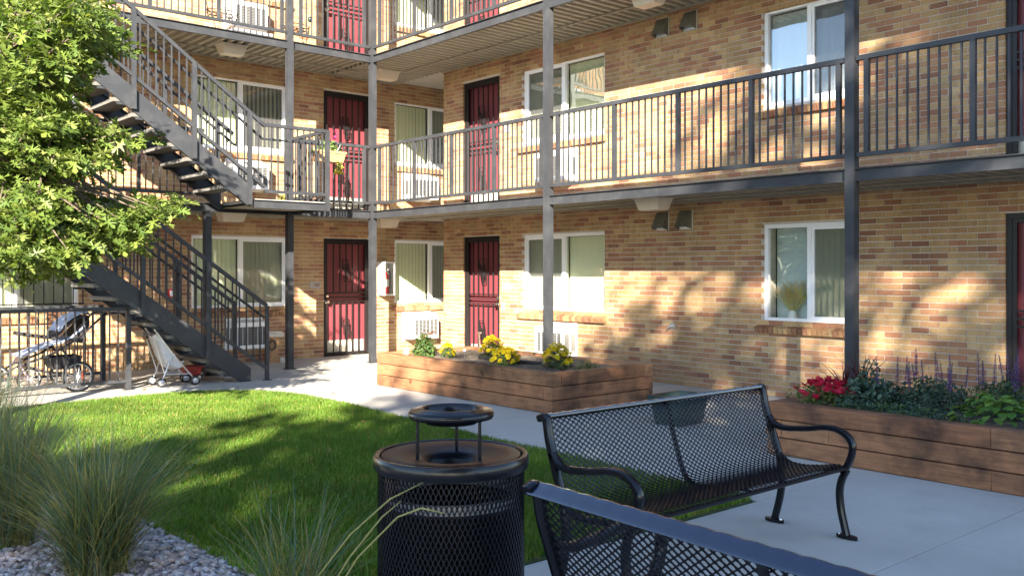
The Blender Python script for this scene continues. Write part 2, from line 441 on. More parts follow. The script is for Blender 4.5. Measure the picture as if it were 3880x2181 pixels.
# blades of grass
def lawn_blades(n):
    P = np.column_stack([rng.uniform(-8.3, -4.4, n), rng.uniform(-11.36, -3.4, n)])
    P = P[inside(P, LO)]
    # denser towards the camera
    n = len(P); a = rng.uniform(0, 2*np.pi, n); h = rng.uniform(.030, .062, n); wd = rng.uniform(.0022, .0042, n)
    patch = np.sin(P[:,0]*2.1+1.3*np.sin(P[:,1]*1.4))*.5+np.sin(P[:,1]*3.3+P[:,0])*.3
    h *= 1+.22*patch
    worn = (np.sin(P[:,0]*5.3+2*np.sin(P[:,1]*2.7))*np.sin(P[:,1]*4.1+1.7*np.sin(P[:,0]*3.1)))
    dx, dy = np.cos(a), np.sin(a); lean = rng.uniform(.0, .03, n); la = rng.uniform(0, 2*np.pi, n)
    lx, ly = np.cos(la)*lean, np.sin(la)*lean
    z0 = .010
    V = np.zeros((n, 5, 3)); 
    V[:,0] = np.column_stack([P[:,0]-dx*wd, P[:,1]-dy*wd, np.full(n, z0)])
    V[:,1] = np.column_stack([P[:,0]+dx*wd, P[:,1]+dy*wd, np.full(n, z0)])
    V[:,2] = np.column_stack([P[:,0]+dx*wd*.8+lx*.35, P[:,1]+dy*wd*.8+ly*.35, z0+h*.6])
    V[:,3] = np.column_stack([P[:,0]-dx*wd*.8+lx*.35, P[:,1]-dy*wd*.8+ly*.35, z0+h*.6])
    V[:,4] = np.column_stack([P[:,0]+lx, P[:,1]+ly, z0+h])
    b = np.arange(n)*5
    F = np.vstack([np.column_stack([b,b+1,b+2]), np.column_stack([b,b+2,b+3]), np.column_stack([b+3,b+2,b+4])])
    c = np.array([.085,.165,.016])*(rng.uniform(.7,1.3,(n,1)))*(1+.28*patch[:,None])*(1+.16*worn[:,None])
    dry = rng.uniform(0,1,n) < (.05+.22*np.clip(worn-.25,0,1))
    c[dry] = np.array([.24,.21,.07])*rng.uniform(.7,1.2,(dry.sum(),1))
    c[:,0] *= rng.uniform(.8,1.35,n)
    return V.reshape(-1,3), F, np.vstack([c,c,c])
V, F, c = lawn_blades(300000)
tag(quads('grass', V, F, M['blade'], c, kind='stuff'), 'short green lawn grass beside the concrete walk', 'grass')

# gravel bed with stones
gb = MB(); gb.prism([(-12.5,-11.34),(-7.99,-11.34),(-7.99,-10.2),(-8.06,-8.6),(-8.31,-7.6),(-8.31,-3.46),(-12.5,-3.46)], -.025, .004)
tag(gb.build('gravel_bed', M['gravel_bed']), kind='structure')
def stones(n, x0, x1, y0, y1, s0, s1):
    ico = np.array([(0,0,1),(.89,0,.45),(.28,.85,.45),(-.72,.53,.45),(-.72,-.53,.45),(.28,-.85,.45),(.72,.53,-.45),(-.28,.85,-.45),(-.89,0,-.45),(-.28,-.85,-.45),(.72,-.53,-.45),(0,0,-1)])
    fi = np.array([(0,1,2),(0,2,3),(0,3,4),(0,4,5),(0,5,1),(1,6,2),(2,7,3),(3,8,4),(4,9,5),(5,10,1),(2,6,7),(3,7,8),(4,8,9),(5,9,10),(1,10,6)])
    P = np.column_stack([rng.uniform(x0,x1,n), rng.uniform(y0,y1,n)])
    s = rng.uniform(s0, s1, n); a = rng.uniform(0, 6.28, n)
    V = ico[None]*np.column_stack([s*rng.uniform(.8,1.3,n), s*rng.uniform(.7,1.0,n), s*rng.uniform(.5,.8,n)])[:,None,:]
    V = V*rng.uniform(.8,1.15,(n,12,1))
    ca, sa = np.cos(a)[:,None], np.sin(a)[:,None]
    X = V[:,:,0]*ca-V[:,:,1]*sa+P[:,0:1]; Y = V[:,:,0]*sa+V[:,:,1]*ca+P[:,1:2]; Z = V[:,:,2]+.006+rng.uniform(0,.012,n)[:,None]
    VV = np.stack([X,Y,Z],2).reshape(-1,3)
    F = (fi[None]+(np.arange(n)*12)[:,None,None]).reshape(-1,3)
    base = np.array([(.40,.35,.35),(.34,.27,.26),(.47,.43,.43),(.27,.23,.24),(.42,.32,.29)])[rng.integers(0,5,n)]*rng.uniform(.75,1.2,(n,1))
    return VV, F, np.repeat(base, 15, axis=0)
V, F, c = stones(7500, -9.7, -7.93, -11.3, -8.0, .012, .027)
tag(quads('gravel', V, F, M['gravel'], c, kind='stuff'), 'grey pink gravel spread around the ornamental grasses', 'gravel')

# ================================================================== brick wings
BL, BH, JT = .2032, .0677, .0095
PAL = [(.395,.255,.125)]*4+[(.37,.232,.11)]*3+[(.415,.28,.145)]*2+[(.36,.205,.105)]*2+[(.335,.17,.093)]*3+[(.305,.142,.078)]+[(.265,.125,.073)]
brick_variants = {}
def brick_variant(k):
    if k not in brick_variants:
        q = MB(); r_ = random.Random(k); c_ = PAL[k % len(PAL)]; f_ = r_.uniform(.85, 1.15)
        q.col = tuple(x*f_ for x in c_); a, b = (BL-JT)/2, (BH-JT)/2
        q.box((-a, -.0, -b), (a, .09, b), skip=('+y',)); brick_variants[k] = q.mesh('brick', M['brick'], fix=False)
    return brick_variants[k]
cs, sn = math.cos(-.7128), math.sin(-.7128)
def project(x, y, z):
    dx, dy = x-CAMP[0], y-CAMP[1]; t = .7128
    d = dx*math.sin(t)+dy*math.cos(t); r = dx*math.cos(t)-dy*math.sin(t)
    if d < .1: return None
    return 1288+2348.4*r/d, 679.8-2348.4*(z-CAMP[2])/d, d

def brick_wall(root, side, x0, x1, ztop, openings):
    wall = MB()
    xs_ = sorted({x0, x1} | {o_[0] for o_ in openings} | {o_[1] for o_ in openings})
    zs_ = sorted({0, ztop} | {o_[2] for o_ in openings} | {o_[3] for o_ in openings})
    xs_ = [x for x in xs_ if x0 <= x <= x1]
    for i in range(len(xs_)-1):
        for j in range(len(zs_)-1):
            mx, mz = (xs_[i]+xs_[i+1])/2, (zs_[j]+zs_[j+1])/2
            if any(o_[0] < mx < o_[1] and o_[2] < mz < o_[3] for o_ in openings): continue
            wall.poly([(xs_[i],.007,zs_[j]),(xs_[i+1],.007,zs_[j]),(xs_[i+1],.007,zs_[j+1]),(xs_[i],.007,zs_[j+1])])
    for a, b, c_, d in openings:
        e = .0035
        wall.poly([(a-e,.007,c_),(a-e,.3,c_),(a-e,.3,d),(a-e,.007,d)]); wall.poly([(b+e,.007,c_),(b+e,.3,c_),(b+e,.3,d),(b+e,.007,d)])
        wall.poly([(a,.007,d+e),(b,.007,d+e),(b,.3,d+e),(a,.3,d+e)]); wall.poly([(a,.007,c_-e),(b,.007,c_-e),(b,.3,c_-e),(a,.3,c_-e)])
    wo = wall.build('wall', M['mortar'], root, fix=False)
    rows = int(ztop/BH); br = []
    r_ = random.Random(hash(side) % 97 if False else ord(side))
    for r in range(rows):
        z = r*BH; zc = z+BH/2
        x = x0 - (BL/2 if r % 2 else 0)
        cuts = [(o_[0], o_[1]) for o_ in openings if o_[2]-.01 < zc < o_[3]]
        while x < x1:
            segs = [(x+JT/2, x+BL-JT/2)]
            segs = [(max(a, x0), min(b, x1)) for a, b in segs]
            for ca, cb in cuts:
                ns = []
                for a, b in segs:
                    if b <= ca or a >= cb: ns.append((a, b)); continue
                    if a < ca: ns.append((a, ca))
                    if b > cb: ns.append((cb, b))
                segs = ns
            for a, b in segs:
                if b-a < .018: continue
                br.append((a, b, z+JT/2, z+BH-JT/2, r_.uniform(-.0018, .0018), r_.randrange(48)))
            x += BL
    # the 300 showing largest become parts of their own
    scored = []
    for i, (a, b, c_, d, pr, k) in enumerate(br):
        if b-a < BL-JT-.002: continue
        lx, lz = (a+b)/2, (c_+d)/2
        wx, wy = (lx, 0) if side == 'A' else (0, -lx)
        p = project(wx, wy, lz)
        if p and 0 < p[0] < 2576 and 0 < p[1] < 1448: scored.append((p[2], i))
    scored.sort(); single = {i for _, i in scored[:300]}
    for i in single:
        a, b, c_, d, pr, k = br[i]
        link('brick', brick_variant(k), wo, ((a+b)/2, -pr, (c_+d)/2))
    rest = np.array([br[i][:5] for i in range(len(br)) if i not in single]); ks = [br[i][5] for i in range(len(br)) if i not in single]
    n = len(rest); a, b, c_, d, pr = rest.T; y0 = -pr; y1 = np.full(n, .09)
    V = np.stack([np.column_stack(q) for q in ((a,y0,c_),(b,y0,c_),(b,y1,c_),(a,y1,c_),(a,y0,d),(b,y0,d),(b,y1,d),(a,y1,d))], 1).reshape(-1, 3)
    f = np.array([(0,1,5,4),(1,2,6,5),(3,0,4,7),(4,5,6,7),(3,2,1,0)])
    F = (f[None]+(np.arange(n)*8)[:,None,None]).reshape(-1, 4)
    cc = []
    for k in ks:
        q = random.Random(k); f_ = q.uniform(.85, 1.15); cc.append([x*f_ for x in PAL[k % len(PAL)]])
    o = quads('brick', V, F, M['brick'], np.repeat(np.array(cc), 5, axis=0), wo, kind='stuff')
    return wo

sill_variants = []
for k in range(8):
    q = MB(); q.col = tuple(x*random.Random(k+5).uniform(.85,1.1) for x in [(.40,.25,.12),(.30,.15,.085),(.36,.20,.10),(.27,.12,.065),(.38,.22,.11),(.33,.18,.10),(.25,.12,.07),(.41,.27,.14)][k])
    a = (BH-.010)/2
    q.add([(-a,.06,-.01),(a,.06,-.01),(a,.06,-.105),(-a,.06,-.105),(-a,-.075,-.055),(a,-.075,-.055),(a,-.055,-.125),(-a,-.055,-.125)],
          [(0,1,5,4),(4,5,6,7),(7,6,2,3),(0,4,7,3),(1,2,6,5)])
    sill_variants.append(q.mesh('sill_brick', M['brick']))

slat_meshes = {}
def slat_mesh(h, m):
    k = (round(h,3), m)
    if k not in slat_meshes:
        q = MB(); n = 4; wv = .045
        vs = []
        for i in range(n+1):
            t = i/n*2-1; vs += [(t*wv, .008*(1-t*t), 0), (t*wv, .008*(1-t*t), -h)]
        q.add(vs, [(2*i, 2*i+1, 2*i+3, 2*i+2) for i in range(n)])
        slat_meshes[k] = q.mesh('blind_slat', M[m], smooth='all', fix=False)
    return slat_meshes[k]

def window(root, x0, x1, z0, z1, screen='right', blind='blind', ang=(12,12), gl='glass', cover=(1,1)):
    f = MB(); t = .048; y0, y1 = .045, .105; mx = (x0+x1)/2
    f.box((x0,y0,z1-t),(x1,y1,z1)); f.box((x0,y0,z0),(x1,y1,z0+t*1.15)); f.box((x0,y0,z0+t*1.15),(x0+t,y1,z1-t)); f.box((x1-t,y0,z0+t*1.15),(x1,y1,z1-t))
    f.box((mx-.028,y0+.004,z0+t*1.15),(mx+.028,y1,z1-t))
    f.box((x0-.004,.02,z0-.012),(x1+.004,y1,z0-.001))
    # sliding sash on the screened half
    a, b = (mx+.028, x1-t) if screen == 'right' else (x0+t, mx-.028)
    w_ = win = f.build('window', M['white'], root)
    s = MB(); e = .032; ys0, ys1 = .062, .1
    s.box((a,ys0,z1-t-e),(b,ys1,z1-t-.001)); s.box((a,ys0,z0+t*1.15+.001),(b,ys1,z0+t*1.15+e)); s.box((a+.001,ys0,z0+t*1.15+e),(a+e,ys1,z1-t-e)); s.box((b-e,ys0,z0+t*1.15+e),(b-.001,ys1,z1-t-e))
    s.build('sash', M['white'], win)
    for i, (pa, pb) in enumerate(((x0+t, mx-.028), (mx+.028, x1-t))):
        q = MB(); q.poly([(pa,.088,z0+t),(pb,.088,z0+t),(pb,.088,z1-t),(pa,.088,z1-t)]); q.build('pane', M[gl], win, fix=False)
        # vertical blinds
        if cover[i]:
            m_ = slat_mesh(z1-z0-.10, blind); n = int((pb-pa)/.082)
            for k in range(n+1):
                link('blind_slat', m_, win, (pa+.04+k*(pb-pa-.08)/n, .17, z1-.05), R(ang[i] + rnd.uniform(-3, 3)))
    q = MB(); q.poly([(a+e,.07,z0+t),(b-e,.07,z0+t),(b-e,.07,z1-t),(a+e,.07,z1-t)]); q.build('insect_screen', M['screen'], win, fix=False)
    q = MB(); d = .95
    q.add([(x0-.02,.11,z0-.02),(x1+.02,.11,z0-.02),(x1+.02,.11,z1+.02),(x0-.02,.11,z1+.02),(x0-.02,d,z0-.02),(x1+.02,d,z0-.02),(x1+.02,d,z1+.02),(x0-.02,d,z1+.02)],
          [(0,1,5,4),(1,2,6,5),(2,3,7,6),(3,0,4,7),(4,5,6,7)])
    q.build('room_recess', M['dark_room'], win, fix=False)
    n = int((x1-x0+.16)/BH)
    for k in range(n):
        xx = x0-.08+BH*(k+.5)
        link('sill_brick', sill_variants[rnd.randrange(8)], win, (xx, rnd.uniform(-.002,.002), z0-.012))
    return win

def door(root, x0, x1, z0, z1, knob='left', label=None):
    f = MB(); t = .055; y0, y1 = .04, .15
    f.box((x0,y0,z1-t),(x1,y1,z1)); f.box((x0,y0,z0),(x0+t,y1,z1-t)); f.box((x1-t,y0,z0),(x1,y1,z1-t)); f.box((x0+t,.02,z0),(x1-t,y1,z0+.02))
    d = f.build('door', M['black_steel'], root)
    if label: d['label'] = label
    q = MB(); q.box((x0+t,.135,z0+.021),(x1-t,.17,z1-t)); q.build('door_panel', M['red'], d)
    q = MB(); q.box((x0+t+.03,.129,z0+.03),(x1-t-.03,.134,z0+.28)); q.build('kick_plate', M['kick'], d)
    # security gate
    a, b = x0+t+.004, x1-t-.004; c_, e = z0+.03, z1-t-.004; w_ = .042; gy0, gy1 = .045, .07
    q = MB()
    q.box((a,gy0,c_),(a+w_,gy1,e)); q.box((b-w_,gy0,c_),(b,gy1,e)); q.box((a+w_,gy0,e-w_),(b-w_,gy1,e)); q.box((a+w_,gy0,c_),(b-w_,gy1,c_+w_))
    for zz in (.985, 1.065, 1.145): q.box((a+w_,gy0+.002,z0+zz),(b-w_,gy1-.002,z0+zz+.022))
    q.build('security_gate', M['black_steel'], d)
    bx = [a+w_+(b-a-2*w_)*k/6 for k in range(1, 6)]
    for xx in bx:
        q = MB(); q.box((xx-.0105,.05,c_+w_),(xx+.0105,.066,z0+.985)); q.box((xx-.0105,.05,z0+1.167),(xx+.0105,.066,e-w_)); q.build('gate_bar', M['black_steel'], d)
    mx = (a+b)/2
    for zc in (z0+1.56, z0+.50):
        q = MB(); r_ = .008
        def loop(xa, xb, za, zb):
            for p, q2 in (((xa,za),(xb,za)),((xb,za),(xb,zb)),((xb,zb),(xa,zb)),((xa,zb),(xa,za))):
                q.beam((p[0],.046,p[1]),(q2[0],.046,q2[1]),.013,.013)
        loop(mx-.085,mx+.03,zc+.03,zc+.20); loop(mx-.03,mx+.085,zc-.20,zc-.03); loop(mx-.055,mx+.055,zc-.11,zc+.11); loop(mx-.028,mx+.028,zc-.16,zc+.07)
        q.build('gate_ornament', M['black_steel'], d)
    kx = a+.025 if knob == 'left' else b-.025
    q = MB(); q.lathe([(.001,-.062),(.026,-.058),(.032,-.040),(.026,-.024),(.012,-.018),(.012,0),(.034,.004),(.034,.012)], (kx,.04,z0+1.0), 16, 'y'); q.build('door_knob', M['brass'], d, smooth=True)
    q = MB(); q.lathe([(.001,-.03),(.022,-.028),(.030,-.012),(.032,.006)], (kx,.04,z0+1.10), 16, 'y'); q.build('deadbolt', M['brass'], d, smooth=True)
    q = MB(); q.poly([(x0,.3,z0),(x1,.3,z0),(x1,.3,z1),(x0,.3,z1)]); q.build('door_backing', M['dark_room'], d, fix=False)
    return d

FL = 2.69
WA = thing('apartment_wing', 'tan brick apartment wing behind the stairs with door 101 on its ground floor', 'building')
WB = thing('apartment_wing', 'tan brick apartment wing on the right with door 104 and the wall vents', 'building', rz=R(-90))
openA, openB = [], []
for i in range(3):
    o_ = i*FL
    openA += [(-7.52,-5.78,.925+o_,2.145+o_), (-4.04,-2.30,.925+o_,2.145+o_), (-.05,1.69,.925+o_,2.145+o_), (-1.59,-.59,o_-(.05 if i else 0),2.155+o_)]
    openB += [(2.06,3.07,o_-(.05 if i else 0),2.155+o_), (3.65,5.49,.925+o_,2.145+o_), (8.22,9.48,.925+o_,2.145+o_), (11.12,12.12,o_-(.05 if i else 0),2.155+o_)]
wallA = brick_wall(WA, 'A', -9.0, 3.2, 8.12, openA)
wallB = brick_wall(WB, 'B', 1.5, 14.2, 8.12, openB)
for i in range(3):
    o_ = i*FL
    window(WA, -7.52,-5.78,.925+o_,2.145+o_, 'right', 'blind', (10,10))
    window(WA, -4.04,-2.30,.925+o_,2.145+o_, 'right', 'blind', (10,10) if i != 1 else (18,38), 'glass')
    window(WA, -.05,1.69,.925+o_,2.145+o_, 'right', 'blind', (12,12), 'glass')
    door(WA, -1.59,-.59,o_-(.05 if i else 0),2.155+o_, 'left')
    window(WB, 3.65,5.49,.925+o_,2.145+o_, 'left', 'blind', (40,8), 'glass' if i != 1 else 'glass_hi')
    w2r = window(WB, 8.22,9.48,.925+o_,2.145+o_, 'right', 'blind_cool' if i else 'blind', (14,14) if i else (70,60), 'glass_hi' if i else 'glass', (1,1) if i else (0,1))
    if i == 0:
        q = MB(); q.poly([(8.23,.31,.93),(9.47,.31,.93),(9.47,.31,2.14),(8.23,.31,2.14)]); q.build('curtain', M['sheer'], w2r, fix=False)
    door(WB, 2.06,3.07,o_-(.05 if i else 0),2.155+o_, 'right')
    door(WB, 11.12,12.12,o_-(.05 if i else 0),2.155+o_, 'right')
# hidden sides and roofs of the two wings
q = MB(); q.box((-9.0,.31,0),(-8.8,6,8.12)); q.build('end_wall', M['mortar'], WA)
q = MB(); q.box((1.5,.01,0),(1.7,4,8.12)); q.build('end_wall', M['mortar'], WB)
q = MB(); q.box((-9.3,-1.75,8.125),(3.3,6.2,8.3)); q.build('roof', M['roof'], WA)
q = MB(); q.box((1.76,-1.74,8.126),(14.6,6.2,8.301)); q.build('roof', M['roof'], WB)

# ================================================================== balconies
def bal_mesh(h): 
    q = MB(); q.box((-.0085,-.0085,0),(.0085,.0085,h)); return q.mesh('baluster', M['steel'])
BALM = bal_mesh(.905)
BALQ = {}
def rail_post_mesh(h, s=.024):
    q = MB(); q.box((-s,-s,0),(s,s,h)); return q.mesh('rail_post', M['steel'])
RPM = rail_post_mesh(.95)

def railing(root, side, a, b, zt, posts, y=-1.5):
    """level guard rail from a to b along the local x of a side; zt is the top"""
    q = MB(side)
    q.box((a,y-.027,zt-.048),(b,y+.027,zt))
    r = q.build('railing', M['steel'], root)
    q = MB(side); q.box((a,y-.022,zt-.995),(b,y+.022,zt-.952)); q.build('bottom_rail', M['steel'], r)
    def pt(x): return (x, y) if side == 'A' else (y, -x)
    for x in posts:
        px, py = pt(x); link('rail_post', RPM, r, (px, py, zt-.975))
    cuts = [a]+sorted(posts)+[b]
    for i in range(len(cuts)-1):
        l = cuts[i+1]-cuts[i]
        n = round(l/.1015)
        if l < .2: continue
        for k in range(1, n):
            px, py = pt(cuts[i]+l*k/n)
            link('baluster', BALM, r, (px, py, zt-.955))
    return r

def deck_soffit(root, side, a, b, z, ya=-1.46, yb=-.02):
    """ribbed metal deck underside, ribs across the walkway"""
    q = MB(side); p = .152; n = int((b-a)/p)
    vs = []; fs = []
    prof = []
    for k in range(n+1):
        x = a+k*p; prof += [(x, .042), (x+.062, .042), (x+.080, 0), (x+.134, 0)]
    prof = [(x, zz) for x, zz in prof if x <= b]
    for x, zz in prof: vs += [(x, ya, z+zz), (x, yb, z+zz)]
    for k in range(len(prof)-1): fs.append((2*k, 2*k+1, 2*k+3, 2*k+2))
    q.add(vs, fs)
    return q.build('soffit', M['soffit'], root, fix=False)

def balcony(ft, fb, label, rt, group):
    root = thing('balcony', label, 'balcony', group=group)
    top = ft - .004
    q = MB(); q.box((-9.0,-1.47,ft-.035),(-1.46,-.012,top)); q.box((-1.46,-1.46,ft-.036),(3.1,-.012,top-.001)); q.side = 'B'; q.box((1.46,-1.47,ft-.035),(13.2,-.012,top)); q.build('deck', M['concrete'], root)
    # steel channel edge: web with two flanges
    for side, a, b in (('A', -9.0, -1.56), ('B', 1.56, 13.2)):
        q = MB(side); q.box((a,-1.50,fb),(b,-1.488,ft)); q.box((a,-1.53,ft-.010),(b,-1.5005,ft)); q.box((a,-1.53,fb),(b,-1.5005,fb+.010)); q.build('edge_channel', M['steel'], root)
        q = MB(side); q.box((a if side == 'A' else 1.5,-.05,ft-.10),(b+1.5 if side == 'A' else b,-.011,ft-.042)); q.build('ledger_angle', M['soffit'], root)
    deck_soffit(root, 'A', -9.0, -1.5, ft-.082); deck_soffit(root, 'B', .02, 13.2, ft-.0825)
    # conduits with clips under the decks
    q = MB(); zc = fb+.015
    q.tube([(-9,-.62,ft-.10),(-1.2,-.62,ft-.10)], .011, 6)
    for k in range(24): q.box((-8.9+k*.32,-.632,ft-.105),(-8.88+k*.32,-.608,ft-.06))
    q.side = 'B'; q.tube([(1.2,-.62,ft-.10),(13,-.62,ft-.10)], .011, 6)
    for k in range(36): q.box((1.3+k*.32,-.632,ft-.105),(1.32+k*.32,-.608,ft-.06))
    q.build('conduit', M['soffit'], root, smooth=True)
    railing(root, 'A', -2.99, -1.56, rt, [-2.85,-1.67]); 
    railing(root, 'B', 1.56, 5.81, rt, [1.72,2.73,3.72,4.73,5.74]); railing(root, 'B', 5.93, 10.21, rt, [6.06,7.08,8.09,9.10,10.13]); railing(root, 'B', 10.33, 13.2, rt, [10.43,11.44,12.45])
    return root
b2 = balcony(2.576, 2.448, 'grey steel balcony of the middle storey, flowers hung on its rail', 3.68, 'balconies along the brick wings')
railing(b2, 'A', -7.5, -4.45, 3.68, [-6.45,-5.41,-4.5])
b3 = balcony(5.218, 5.085, 'grey steel balcony of the top storey with plant stands on it', 6.32, 'balconies along the brick wings')
railing(b3, 'A', -7.5, -3.11, 6.32, [-6.3,-5.25,-4.22,-3.18])

# columns
def column(side, x, z1, label):
    q = MB(side); s = .05
    q.box((-s,-s,0),(s,s,z1)); q.box((-.075,-.075,0),(.075,.075,.012))
    wx, wy = (x, -1.5) if side == 'A' else (-1.5, -x)
    q2 = MB(); q2.v, q2.f, q2.c, q2.mi = q.v, q.f, q.c, q.mi
    o = q2.build('steel_post', M['steel'], None, loc=(wx, wy, .002))
    return tag(o, label, 'post', 'steel posts carrying the balconies')
column('A', -1.5, 8.12, 'tall grey steel post at the inner corner where the two balconies meet')
column('A', -3.05, 8.12, 'grey steel post just left of red door 101, beside the stair foot')
column('A', -4.40, 2.445, 'short grey steel post under the stair landing, behind the lower flight')
column('B', 5.87, 8.12, 'grey steel post rising behind the timber planter of yellow flowers')
column('B', 10.27, 8.12, 'dark steel post on the right standing in the long planter of purple flowers')

# ================================================================== stairs
SLOPE = .728
def stair(zb, label, upper):
    """flight rising towards -x; zb is the height of its foot"""
    root = thing('staircase', label, 'staircase', group='outdoor steel staircases')
    x_foot = -4.233
    def top(x): return zb + .185 + SLOPE*(x_foot - x)
    xe = x_foot - 2.44/SLOPE-.12
    for y in (-2.62, -1.60):
        q = MB(); lo = max(zb-.12, 0) if upper else 0.0
        # outline in x,z
        pts = []
        xb = x_foot
        h = .30
        low0 = top(xb)-h
        if upper: o_ = [(xb, zb-.105), (xb, top(xb)+.0), (xe, top(xe)), (xe, top(xe)-h), (xb-.03, zb-.105)]
        else:
            xg = x_foot - (h-.185)/SLOPE
            o_ = [(xb, zb+.002), (xb, top(xb)), (xe, top(xe)), (xe, top(xe)-h), (xg, zb+.002)]
        n = len(o_); t = .012
        vs = [(x, y-t/2, z) for x, z in o_]+[(x, y+t/2, z) for x, z in o_]
        q.add(vs, [tuple(range(n)), tuple(range(2*n-1, n-1, -1))]+[(i, n+i, n+(i+1) % n, (i+1) % n) for i in range(n)])
        # flanges
        sg = 1 if y < -2 else -1
        q.beam((xb, y+sg*.031, top(xb)-.006), (xe, y+sg*.031, top(xe)-.006), .05, .010)
        q.beam((o_[4][0], y+sg*.031, o_[4][1]+.006), (xe, y+sg*.031, top(xe)-h+.006), .05, .010)
        q.build('stringer', M['steel'], root)
    tm = MB(); tm.box((-.29,-.482,-.05),(0,.482,0)); tmesh = tm.mesh('tread', M['tread'])
    cm = MB(); cm.box((-.25,-.006,-.085),(-.02,.006,-.045)); cmesh = cm.mesh('tread_clip', M['steel'])
    for k in range(1, 15):
        z = zb + k*.1747
        if z > zb+2.45: break
        x = x_foot - .02 - (k-.35)*.24
        t_ = link('tread', tmesh, root, (x+.03, -2.11, z)); link('tread_clip', cmesh, t_, (0, -.489, 0)); link('tread_clip', cmesh, t_, (0, .489, 0))
    # near and inner guard rails
    for y, near in ((-2.645, True), (-1.575, False)):
        q = MB()
        xt = -4.003; zt = zb+1.093
        if upper: xt, zt = -4.03, zb+1.078
        def rt_(x, z0_, x0_=xt): return z0_ + SLOPE*(x0_-x)
        xl = xe+.1
        q.beam((xt, y, zt-.024), (xl, y, rt_(xl, zt-.024)), .05, .048)
        r = q.build('railing', M['steel'], root)
        q = MB(); q.beam((xt, y, zt-.925 if not upper else zt-.90), (xl, y, rt_(xl, zt-(.925 if not upper else .90))), .042, .042); q.build('bottom_rail', M['steel'], r)
        iy = y + (.075 if near else -.075)
        h_ = MB(); hz = zt-.20
        pts = [(xt, iy, hz), (xl, iy, rt_(xl, hz))]
        if upper and near: pts = [(-3.06, iy, hz)] + pts
        h_.tube(pts, .019, 8)
        for k in range(4):
            xx = xt-.1-k*.9; h_.beam((xx, y, rt_(xx, hz)-.03), (xx, iy, rt_(xx, hz)-.015), .012, .012)
        h_.build('handrail', M['steel'], r, smooth=True)
        px = [-4.877, -5.752, -6.627, -7.45] if not upper else [-4.265, -5.064, -5.87, -6.68, -7.45]
        for x in px:
            zb_ = top(x)-.29; zt_ = rt_(x, zt)-.02
            s = MB(); s.box((-.028,-.028,0),(.028,.028,zt_-zb_)); s.build('rail_post', M['steel'], r, loc=(x, y-(.012 if near else -.012), zb_))
        if not upper:
            s = MB(); s.box((-.024,-.024,0),(.024,.024,zt-.03)); s.box((-.05,-.05,0),(.05,.05,.008)); s.build('newel_post', M['steel'], r, loc=(xt+.006, y, .002))
        hb = .86
        key = 'st'
        if key not in BALQ: BALQ[key] = bal_mesh(hb)
        x = xt-.1
        while x > xl+.02:
            if all(abs(x-p) > .045 for p in px):
                link('baluster', BALQ[key], r, (x, y, rt_(x, zt)-.03-hb))
            x -= .1035
    return root
lower = stair(0, 'lower flight of dark steel stairs with pale treads reaching the concrete walk', False)
upper = stair(2.58, 'upper flight of grey steel stairs climbing from the middle landing past the oak', True)
# landing at the foot of the upper flight, and the hidden landings at the heads
def landing(x0, x1, z, rails, label):
    root = thing('stair_landing', label, 'landing', group='stair landings')
    q = MB(); q.box((x0+.012,-2.61,z-.035),(x1-.012,-1.535,z+.012)); q.build('deck', M['concrete'], root)
    q = MB(); q.box((x0,-2.635,z-.118),(x1,-2.622,z)); q.box((x1-.012,-2.621,z-.118),(x1,-1.535,z)); q.box((x0,-2.66,z-.01),(x1,-2.6355,z)); q.box((x0,-2.66,z-.118),(x1,-2.6355,z-.108)); q.build('edge_channel', M['steel'], root)
    q = MB(); q.poly([(x0+.01,-2.6,z-.07),(x1-.01,-2.6,z-.07),(x1-.01,-1.54,z-.07),(x0+.01,-1.54,z-.07)]); q.build('soffit', M['soffit'], root, fix=False)
    if rails:
        zt = z+1.098
        r = railing(root, 'A', -4.03, -3.0, zt, [], -2.645)
        s = MB(); s.box((-.028,-.028,0),(.028,.028,zt-.01-(z-.12))); s.build('rail_post', M['steel'], r, loc=(-3.03, -2.662, z-.12))
        q = MB(); q.box((-3.055,-2.618,zt-.048),(-3.005,-1.56,zt)); r2 = q.build('railing', M['steel'], root); q = MB(); q.box((-3.05,-2.618,zt-.995),(-3.008,-1.56,zt-.952)); q.build('bottom_rail', M['steel'], r2)
        for k in range(1, 10): link('baluster', BALM, r2, (-3.03, -2.618+k*.1055, zt-.955))
    return root
landing(-4.20, -3.01, 2.576, True, 'small grey steel landing at the foot of the upper stair flight')
landing(-8.9, -7.70, 2.576, False, 'steel landing at the head of the lower flight behind the oak')
landing(-8.9, -7.70, 5.218, False, 'steel landing at the head of the upper flight behind the oak')

# ================================================================== things on the walls
def wall_thing(name, label, cat, side, x, z, y=0, group=None):
    loc = (x, y, z) if side == 'A' else (y, -x, z)
    return thing(name, label, cat, loc, 0 if side == 'A' else R(-90), group)

def text_obj(name, s, size, m, parent, loc):
    cu = bpy.data.curves.new('lettering', 'FONT'); cu.body = s; cu.size = size; cu.align_x = 'CENTER'; cu.align_y = 'CENTER'; cu.extrude = .0008; cu.offset = .0012
    t = bpy.data.objects.new('lettering', cu); COL.objects.link(t)
    dg = bpy.context.evaluated_depsgraph_get(); me = bpy.data.meshes.new_from_object(t.evaluated_get(dg))
    bpy.data.objects.remove(t); bpy.data.curves.remove(cu)
    me.materials.clear(); me.materials.append(M[m])
    o = link(name, me, parent, loc, (R(90), 0, 0)); return o

